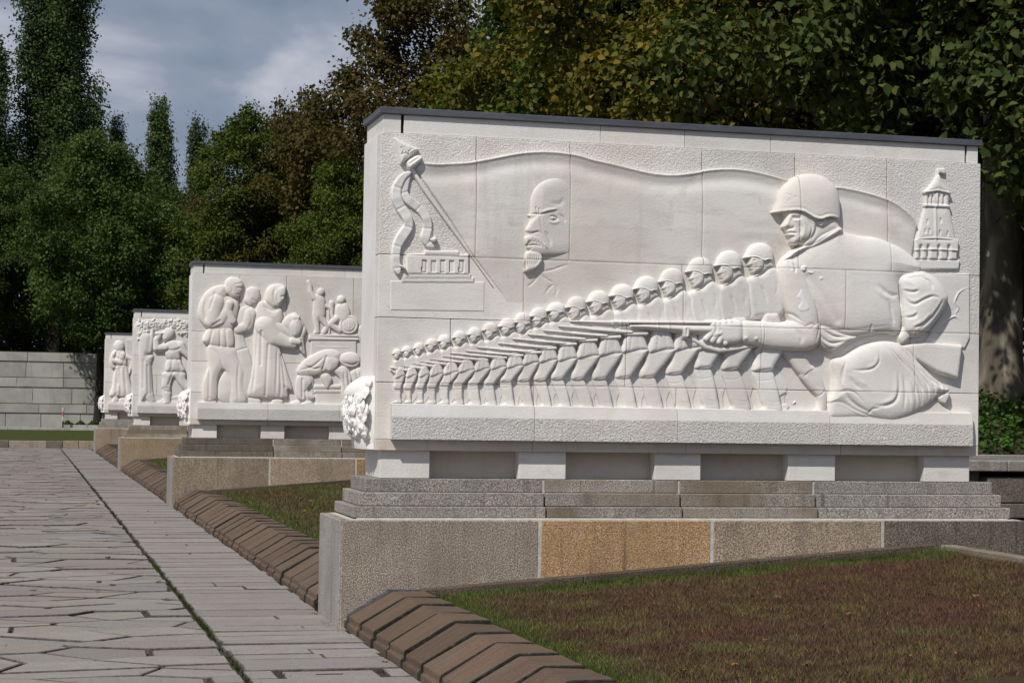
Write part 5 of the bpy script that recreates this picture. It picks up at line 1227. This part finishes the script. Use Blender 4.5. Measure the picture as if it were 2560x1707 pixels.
# ------------------------------------------------------------------ trees
def tube(bm, pts, radii, n=8):
    prev = None; last = None
    for i, (p, r_) in enumerate(zip(pts, radii)):
        p = Vector(p); d = (Vector(pts[min(i+1, len(pts)-1)])-Vector(pts[max(i-1, 0)])).normalized()
        a = d.orthogonal().normalized() if last is None else (last-d*last.dot(d)).normalized(); last = a; b = d.cross(a)
        ring = [bm.verts.new(p+(a*math.cos(t)+b*math.sin(t))*r_) for t in [2*math.pi*k/n for k in range(n)]]
        if prev:
            for k in range(n): bm.faces.new((prev[k], prev[(k+1) % n], ring[(k+1) % n], ring[k]))
        prev = ring
def trunk_mesh(name, H, r0, base, spread, seed, nl=7, fork=None):
    r = random.Random(seed); bm = bmesh.new(); top = Vector((r.uniform(-.3, .3), r.uniform(-.3, .3), H*.82))
    pts = [Vector((0, 0, -.3)), Vector((0, 0, .1)), Vector((0, 0, .8))]+[Vector((top.x*t+r.uniform(-.08, .08), top.y*t+r.uniform(-.08, .08), .8+(top.z-.8)*t)) for t in (.2, .4, .6, .8, 1)]
    tube(bm, pts, [r0*1.5, r0*1.25, r0, r0*.9, r0*.7, r0*.5, r0*.3, r0*.08], 12)
    for i in range(nl):
        z = base+(H*.7-base)*(i/nl)**1.1; a = r.uniform(0, 6.28) if fork is None or i else fork; l = spread*r.uniform(.7, 1.0)*(1-.4*i/nl); s_ = Vector((top.x*z/H, top.y*z/H, z))
        d = Vector((math.cos(a), math.sin(a), r.uniform(.5, 1.0)))
        q = [s_, s_+d*l*.3, s_+d*l*.6+Vector((0, 0, .1*l)), s_+d*l*.95+Vector((0, 0, .3*l))]; rr = r0*(.45-.03*i)
        tube(bm, q, [rr, rr*.75, rr*.5, rr*.12], 7)
        for _ in range(3):
            t = r.uniform(.35, .85); p = s_+d*l*t+Vector((0, 0, .15*l*t)); e_ = Vector((r.uniform(-1, 1), r.uniform(-1, 1), r.uniform(0, 1))).normalized()*l*.4
            tube(bm, [p, p+e_*.5, p+e_], [rr*.35, rr*.22, rr*.05], 5)
    return bm_mesh(name, bm, smooth=True)
def crown_mesh(name, lobes, n_leaf, size, seed, shape='oval', flat_=.5):
    """lobes: (x, y, z, rx, ry, rz); leaves crowd towards each lobe's surface and form sprays"""
    r = np.random.RandomState(seed); Lb = np.array(lobes); w = Lb[:, 3]*Lb[:, 4]+Lb[:, 3]*Lb[:, 5]; w = w/w.sum()
    ns = n_leaf//14; k = r.choice(len(Lb), ns, p=w); u = r.normal(0, 1, (ns, 3)); u /= np.linalg.norm(u, axis=1)[:, None]
    u[:, 2] = np.where(u[:, 2] < -.2, u[:, 2]*r.choice([1.0, -1.0], ns, p=[.35, .65]), u[:, 2]); rad = r.uniform(.3, 1.0, ns)**.5*(1+.16*r.normal(0, 1, ns)); C_ = Lb[k, :3]+u*Lb[k, 3:]*rad[:, None]
    spray = np.repeat(C_, 14, 0); un = np.repeat(u, 14, 0); n = len(spray)
    sd = size*2.6; off = r.normal(0, 1, (n, 3)); off -= un*(off*un).sum(1)[:, None]*.55; P = spray+off*sd*.62; P[:, 2] -= np.abs(r.normal(0, 1, n))*sd*.18
    nrm = un*.9+r.normal(0, .75, (n, 3)); nrm[:, 2] += .55; nrm /= np.linalg.norm(nrm, axis=1)[:, None]
    dn = np.tile(np.array([0, 0, -1.0]), (n, 1))+un*.6+r.normal(0, .7, (n, 3)); t = dn-nrm*(dn*nrm).sum(1)[:, None]; t /= np.linalg.norm(t, axis=1)[:, None]; b = np.cross(nrm, t)
    s_ = (size*r.uniform(.6, 1.25, n))[:, None]
    if shape == 'six':
        V = np.empty((n, 6, 3)); V[:, 0] = P-t*s_*.5; V[:, 1] = P-t*s_*.18+b*s_*.42+nrm*s_*.10; V[:, 2] = P+t*s_*.22+b*s_*.34+nrm*s_*.08; V[:, 3] = P+t*s_*.62-nrm*s_*.08; V[:, 4] = P+t*s_*.22-b*s_*.34+nrm*s_*.08; V[:, 5] = P-t*s_*.18-b*s_*.42+nrm*s_*.10
        i = np.arange(n)[:, None]*6; F = np.concatenate([i+np.array([[0, 1, 2, 3]]), i+np.array([[0, 3, 4, 5]])])
        return np_mesh(name, V.reshape(-1, 3), F)
    V = np.empty((n, 4, 3)); V[:, 0] = P-t*s_*.5; V[:, 1] = P+b*s_*.40+nrm*s_*.08; V[:, 2] = P+t*s_*.58; V[:, 3] = P-b*s_*.40+nrm*s_*.08
    return np_mesh(name, V.reshape(-1, 3), np.arange(4*n).reshape(-1, 4))
def oval_lobes(R, z0, z1, n, seed, top=.35):
    """limbs end in masses of foliage, each mass breaks into smaller clumps with gaps between them"""
    r = random.Random(seed); out = [(0, 0, z0+(z1-z0)*.45, R*.40, R*.40, (z1-z0)*.33)]
    for i in range(n):
        t = min(.99, max(0.0, (i+.5)/n+r.uniform(-.04, .04))); z = z0+(z1-z0)*t
        e_ = math.sin(math.pi*min(1, max(.05, t*.88+.10)))**.75*(1-.25*t*top); a = i*2.4+r.uniform(-.7, .7)
        q = R*e_*r.uniform(.38, .88); m_ = R*r.uniform(.18, .34)*(.7+.35*e_); cx, cy = math.cos(a)*q, math.sin(a)*q
        for k in range(7):
            u = Vector((r.gauss(0, 1)+cx/R*.9, r.gauss(0, 1)+cy/R*.9, r.gauss(.35, 1))).normalized()*m_*r.uniform(.55, 1.05); w = m_*r.uniform(.34, .60)
            out.append((cx+u.x, cy+u.y, z+u.z*.9, w, w, w*r.uniform(.6, .95)))
    return out
def poplar_lobes(R, z0, z1, n, seed):
    """upswept plumes: each plume rises from the stem and ends in a narrow tip"""
    r = random.Random(seed); out = [(0, 0, z0+(z1-z0)*.45, R*.42, R*.42, (z1-z0)*.42)]
    for i in range(n):
        t = (i+.5)/n; a = i*2.4+r.uniform(-.6, .6); e_ = min(1, t*4+.25)**.6*(1-.80*t**1.7); q = R*e_*r.uniform(.45, .95); z = z0+(z1-z0)*t*.93; h = (z1-z0)*r.uniform(.07, .12)*(1.1-.3*t)
        for k in range(4):
            u = k/3; w = R*(.30-.055*k)*(.65+.35*e_)
            out.append((math.cos(a)*q*(.75+.25*u)+r.uniform(-.3, .3)*w, math.sin(a)*q*(.75+.25*u)+r.uniform(-.3, .3)*w, z+h*u*1.5, w*.85, w*.85, w*1.5))
    return out
CR = {}
CR['nearA'] = (crown_mesh('crown', oval_lobes(5.4, 2.6, 15.5, 58, 1), 120000, .125, 1, 'six'), trunk_mesh('trunk', 15, .30, 3.2, 4.2, 1))
CR['nearB'] = (crown_mesh('crown', oval_lobes(5.3, 2.2, 16.5, 60, 2), 120000, .12, 2, 'six'), trunk_mesh('trunk', 16, .28, 3.0, 4.2, 2))
CR['midA'] = (crown_mesh('crown', oval_lobes(4.9, 2.4, 15.0, 46, 3), 70000, .165, 3), trunk_mesh('trunk', 15, .26, 3.0, 3.6, 3))
CR['midB'] = (crown_mesh('crown', oval_lobes(4.6, 2.8, 16.8, 48, 4, 1.2), 70000, .165, 4), trunk_mesh('trunk', 16, .26, 3.0, 3.6, 4))
CR['midC'] = (crown_mesh('crown', oval_lobes(5.6, 2.4, 12.8, 44, 5), 62000, .18, 5), trunk_mesh('trunk', 12, .27, 2.7, 4.0, 5, fork=2.6))
CR['fork'] = (crown_mesh('crown', oval_lobes(5.6, 5.4, 16.5, 44, 8), 62000, .18, 8), trunk_mesh('trunk', 14, .25, 3.0, 4.4, 9, fork=2.9))
CR['popA'] = (crown_mesh('crown', poplar_lobes(3.5, 3.0, 31.0, 62, 6), 100000, .19, 6), trunk_mesh('trunk', 30, .42, 3, 1.8, 6, 10))
CR['popB'] = (crown_mesh('crown', poplar_lobes(2.6, 3.0, 23.0, 30, 7), 46000, .21, 7), trunk_mesh('trunk', 22, .32, 3, 1.4, 7, 8))
def tree(kind, leaf, loc, label, group, scale=1.0, rot=0.0, bark_=None, squash=1.0, tilt=(0, 0)):
    cm, tm = CR[kind]; nm = {'lime': 'lime_tree', 'gold': 'lime_tree', 'dark': 'broadleaf_tree', 'plane': 'plane_tree', 'brown': 'chestnut_tree', 'rust': 'chestnut_tree', 'poplar': 'poplar_tree'}[leaf]
    root = empty(nm, loc); root.scale = (scale*squash, scale*squash, scale); root.rotation_euler = (tilt[0], tilt[1], rot); tag(root, label, 'tree', group)
    for n_, me, mt in (('crown', cm, LEAF[leaf]), ('trunk', tm, bark_ or M_BARK)):
        o = bpy.data.objects.new(n_, me); col.objects.link(o); o.parent = root
        if not me.materials: me.materials.append(mt)
        o.material_slots[0].link = 'OBJECT'; o.material_slots[0].material = mt
    return root
GR, GL = 'trees in the row on the bank behind the monuments', 'trees beyond the terraced wall at the far left'
B0 = 1.75
T = [  # kind, leaf, (x, y, z), scale, rot, squash, label, group
 ('nearA', 'plane', (10.55, 9.2, 1.72), 1.0, 1.5, 1.0, 'plane tree with patchy pale trunk right of the nearest monument', GR),
 ('nearB', 'plane', (13.2, 7.6, 1.7), .95, 2.2, 1.0, 'dark leafed tree cut by the right edge of the picture', GR),
 ('nearB', 'gold', (11.2, 17.5, B0), 1.0, 1.1, 1.0, 'yellowing lime tree over the right half of the nearest monument', GR),
 ('nearA', 'lime', (12.4, 26.0, B0), 1.02, 2.9, 1.0, 'green lime tree above the middle of the nearest monument', GR),
 ('midA', 'gold', (13.6, 34.5, B0), 1.08, .3, 1.0, 'yellow-green tree above the bearded head of the nearest monument', GR),
 ('midB', 'dark', (15.6, 43.0, B0), 1.08, 1.7, 1.0, 'blue-green tree above the left corner of the nearest monument', GR),
 ('midA', 'lime', (17.0, 51.5, B0), 1.1, 4.0, 1.0, 'green tree just left above the nearest monument coping', GR),
 ('midB', 'brown', (12.3, 60.0, B0), 1.04, 5.0, 1.05, 'tall brown-leaved chestnut against the sky', GR),
 ('midA', 'rust', (9.6, 71.0, B0), .80, .9, .9, 'browner chestnut crown left of the tall chestnut', GR),
 ('midC', 'brown', (11.9, 86.0, B0), 1.2, 2.0, .75, 'rust-tinged rounded crown above the second monument', GR),
 ('midB', 'lime', (7.2, 72.0, B0), .76, 3.3, 1.12, 'bright green lime tree above the second monument left corner', GR),
 ('midA', 'lime', (9.6, 58.0, B0), .60, 3.0, .9, 'small lime tree directly behind the second monument', GR),
 ('midC', 'dark', (6.6, 88.0, .2), .80, 1.3, .8, 'dark tree behind the third monument', GR),
 ('fork', 'dark', (1.45, 86.0, .25), .88, 3.6, 1.0, 'tree with bare forked black trunk in front of the terraced wall', GL),
 ('midA', 'dark', (-3.2, 97.0, 4.0), .70, 2.0, 1.0, 'dark bushy tree overhanging the terraced wall at the left edge', GL),
 ('midC', 'dark', (-6.2, 96.0, 4.0), .8, 4.2, 1.0, 'dark tree cut by the left edge above the terraced wall', GL),
 ('midB', 'dark', (.2, 99.0, 4.0), .72, 5.2, 1.05, 'dark green tree between the poplar and the forked tree', GL),
 ('midA', 'dark', (3.6, 99.0, 4.0), .70, .6, .9, 'dark green tree right of the tall poplar foot', GL),
 ('popA', 'poplar', (-.55, 112.0, 4.2), 1.06, 0.0, 1.0, 'very tall poplar leaving the top of the picture at the left', GL),
 ('popB', 'poplar', (-4.6, 110.0, 4.2), .86, 1.0, 1.2, 'shorter poplar at the left edge of the picture', GL),
 ('popB', 'poplar', (3.5, 118.0, 4.2), .72, 2.0, .8, 'small slim poplar just right of the tall poplar', GL),
 ('popB', 'poplar', (7.2, 130.0, 4.2), .86, 3.0, .95, 'middle slim poplar standing alone against the sky', GL),
 ('popB', 'poplar', (10.0, 130.0, 4.2), .80, 4.0, .9, 'slim poplar leaning over the lime crown, right of the lone poplar', GL),
 ('midC', 'dark', (-2.0, 118.0, 2.0), .9, 1.5, 1.2, 'low shaded tree behind the foot of the tall poplar', GL),
 ('midC', 'dark', (3.2, 121.0, 2.0), .85, 2.5, 1.2, 'low shaded tree in the gap right of the forked trunk', GL),
 ('nearB', 'lime', (14.6, 14.0, B0), .95, 4.1, 1.0, 'lime tree between the pale plane trunk and the yellowing lime', GR),
 ('midA', 'dark', (-12.5, 99.0, 4.0), .8, 1.0, 1.1, 'dark tree beyond the left edge above the terraced wall', GL),
 ('midB', 'dark', (-19.0, 101.0, 4.0), .8, 2.0, 1.1, 'outermost dark tree far left behind the terraced wall', GL),
 ('midC', 'dark', (-8.5, 120.0, 2.0), .9, 3.5, 1.2, 'low shaded tree behind the left edge of the terraced wall', GL),
 ('midC', 'brown', (8.0, 105.0, 4.0), .76, 5.5, .8, 'low rusty tree below the lone slim poplar', GL),
]
# back row that closes the gaps behind the bank trees
for i, (x_, y_, leaf, sc) in enumerate(((17.5, 16, 'dark', 1.05), (18, 25, 'plane', 1.1), (20, 35, 'dark', 1.15), (21, 46, 'lime', 1.15), (22, 57, 'dark', 1.1), (24, 22, 'dark', 1.2), (26, 38, 'dark', 1.25), (19.5, 70, 'dark', 1.0), (14.5, 96, 'dark', .85), (22, 10, 'dark', 1.1), (30, 14, 'dark', 1.2))):
    T.append(('midA' if i % 2 else 'midB', leaf, (x_, y_, B0), sc, i*1.3, 1.1, ['deep shaded tree', 'shaded tree', 'dark tree'][i % 3]+' of the second rank behind the '+['right end of the nearest monument', 'big soldier', 'nearest monument, third from the right', 'flag of the nearest monument', 'left corner of the nearest monument', 'tree row, deepest at the right', 'tree row, deepest in the middle', 'tall brown chestnut', 'rust-tinged crown', 'ivy bed, just beyond the right edge', 'ivy bed, farthest right'][i], GR))
for kind, leaf, loc, sc, rot, sq, lab, grp in T:
    tree(kind, leaf, loc, lab, grp, sc, rot, M_PLANEB if leaf == 'plane' else M_BARK, sq)
# ------------------------------------------------------------------ small things
def dandelion(x, y, label):
    z = LAWN_Z(x); root = empty('dandelion', (x, y, z)); tag(root, label, 'flower', 'dandelions on the lawn')
    bm = bmesh.new(); tube(bm, [(0, 0, -.01), (.004, 0, .05), (.002, .004, .10)], [.003, .0026, .0024], 5); link('stem', bm_mesh('stem', bm), LEAF['ivy'], root)
    bm = bmesh.new(); r = random.Random(int(x*1000))
    for ring, (n, rad, zz) in enumerate(((16, .026, .100), (12, .019, .106), (8, .011, .110))):
        for i in range(n):
            a = 2*math.pi*i/n+ring*.2; d = Vector((math.cos(a), math.sin(a), .18+.25*ring)); t = Vector((-math.sin(a), math.cos(a), 0)); c = Vector((0, 0, zz-.004))
            vs_ = [bm.verts.new(c), bm.verts.new(c+d*rad*.6+t*.004), bm.verts.new(c+d*rad), bm.verts.new(c+d*rad*.6-t*.004)]; bm.faces.new(vs_)
    link('flower_head', bm_mesh('flower_head', bm), M_YELLOW, root)
def lawn_hit(px, py):
    lo, hi = .2, .6
    for _ in range(40):
        z = (lo+hi)/2; p = on_z(px, py, z)
        if LAWN_Z(p[0])+.1 > z: lo = z
        else: hi = z
    return p
for (px, py), lab in (((778, 1252), 'yellow dandelion on the lawn, farther and right of the pair'), ((762, 1277), 'yellow dandelion on the lawn, nearer and left of the pair')):
    p = lawn_hit(px, py); dandelion(p[0], p[1], lab)
# striped marker post by the far bed
mp = empty('marker_post', tuple(on_y(157, 1074, 84))); tag(mp, 'thin red and white marker post in front of the terraced wall', 'post')
for i, (a, b) in enumerate(((0, .45), (.45, .68), (.68, .92), (.92, 1.12))):
    bm = bmesh.new(); tube(bm, [(0, 0, a), (0, 0, b)], [.035+.012*(i > 0)]*2, 8); bmesh.ops.holes_fill(bm, edges=bm.edges); link('post_band', bm_mesh('post_band', bm), (M_IRON, M_PALE, M_RED, M_PALE)[i], mp)
# planting bed round the forked tree
pb = empty('planting_bed', (.9, 85.0, .2)); tag(pb, 'raised planting bed with low dark shrubs at the foot of the forked tree', 'planter')
for b in ((-1.3, -.02, -.55, -.4, -.05, .28), (0, 1.4, -.55, -.4, -.05, .28), (-1.3, -1.15, -.39, 1.2, -.05, .28), (1.25, 1.4, -.39, 1.2, -.05, .28)): box('bed_stone', b, M_ASHLAR, pb, .01)
r = np.random.RandomState(5); n = 2600; X = r.uniform(-1.15, 1.25, n); Y = r.uniform(-.4, 1.0, n); Zp = r.uniform(.1, .5, n)*(.6+.4*np.sin(X*5)**2)
V, F = leaf_cards(np.column_stack([X, Y, Zp]), .09, 7); o = link('low_shrubs', np_mesh('low_shrubs', V, F), LEAF['dark'], pb)
# fallen leaves scattered on lawn and paving
def fallen(px, py, z, label, sc=1.0):
    p = on_z(px, py, z) if z is not None else None
    if p is None:
        lo, hi = .1, .6
        for _ in range(40):
            zz = (lo+hi)/2; p = on_z(px, py, zz)
            if LAWN_Z(p[0])+.03 > zz: lo = zz
            else: hi = zz
    rr = random.Random(int(px*7+py)); bm = bmesh.new(); ring = [(0, -.5), (.28, -.22), (.42, .08), (.24, .30), (0, .58), (-.24, .30), (-.42, .08), (-.28, -.22)]
    s_ = .046*sc; vs_ = [bm.verts.new((x_*s_, y_*s_, .006*math.sin(i*1.9)+.004)) for i, (x_, y_) in enumerate(ring)]; c = bm.verts.new((0, 0, .002))
    for i in range(8): bm.faces.new((vs_[i], vs_[(i+1) % 8], c))
    tube(bm, [(0, -s_*.5, .006), (.003, -s_*.8, .012), (.006, -s_*1.1, .010)], [.0012, .001, .0008], 4)
    o = link('fallen_leaf', bm_mesh('fallen_leaf', bm), M_LEAFDRY, None, (p[0], p[1], p[2]+.004)); o.rotation_euler = (rr.uniform(-.3, .3), rr.uniform(-.3, .3), rr.uniform(0, 6.28)); tag(o, label, 'leaf', 'dry leaves lying about')
LV = 'small dry orange leaf '
for (px, py), w in (((1878, 1491), 'left one of two high up in the foreground lawn'), ((1945, 1493), 'right one of two high up in the foreground lawn'), ((1910, 1600), 'alone in the very middle of the foreground lawn'), ((2012, 1665), 'at the bottom of the lawn, right of the picture centre'),
                    ((1709, 1678), 'lowest left one near the kerb on the lawn'), ((1742, 1668), 'just right of the lowest left one on the lawn'), ((1838, 1662), 'at the bottom of the lawn, third from the kerb'), ((2452, 1516), 'lower one of two at the far right of the lawn'),
                    ((2395, 1633), 'at the bottom right of the lawn, rightmost of that row'), ((2440, 1490), 'upper one of two at the far right of the lawn'), ((2270, 1638), 'at the bottom right of the lawn, second from the right'), ((2120, 1535), 'alone right of the middle of the lawn')): fallen(px, py, None, LV+w)
fallen(963, 1655, 0.004, 'dry brown leaf on the path against the kerb foot'); fallen(757, 1569, .004, 'pale scrap on the path left of the kerb', .6)
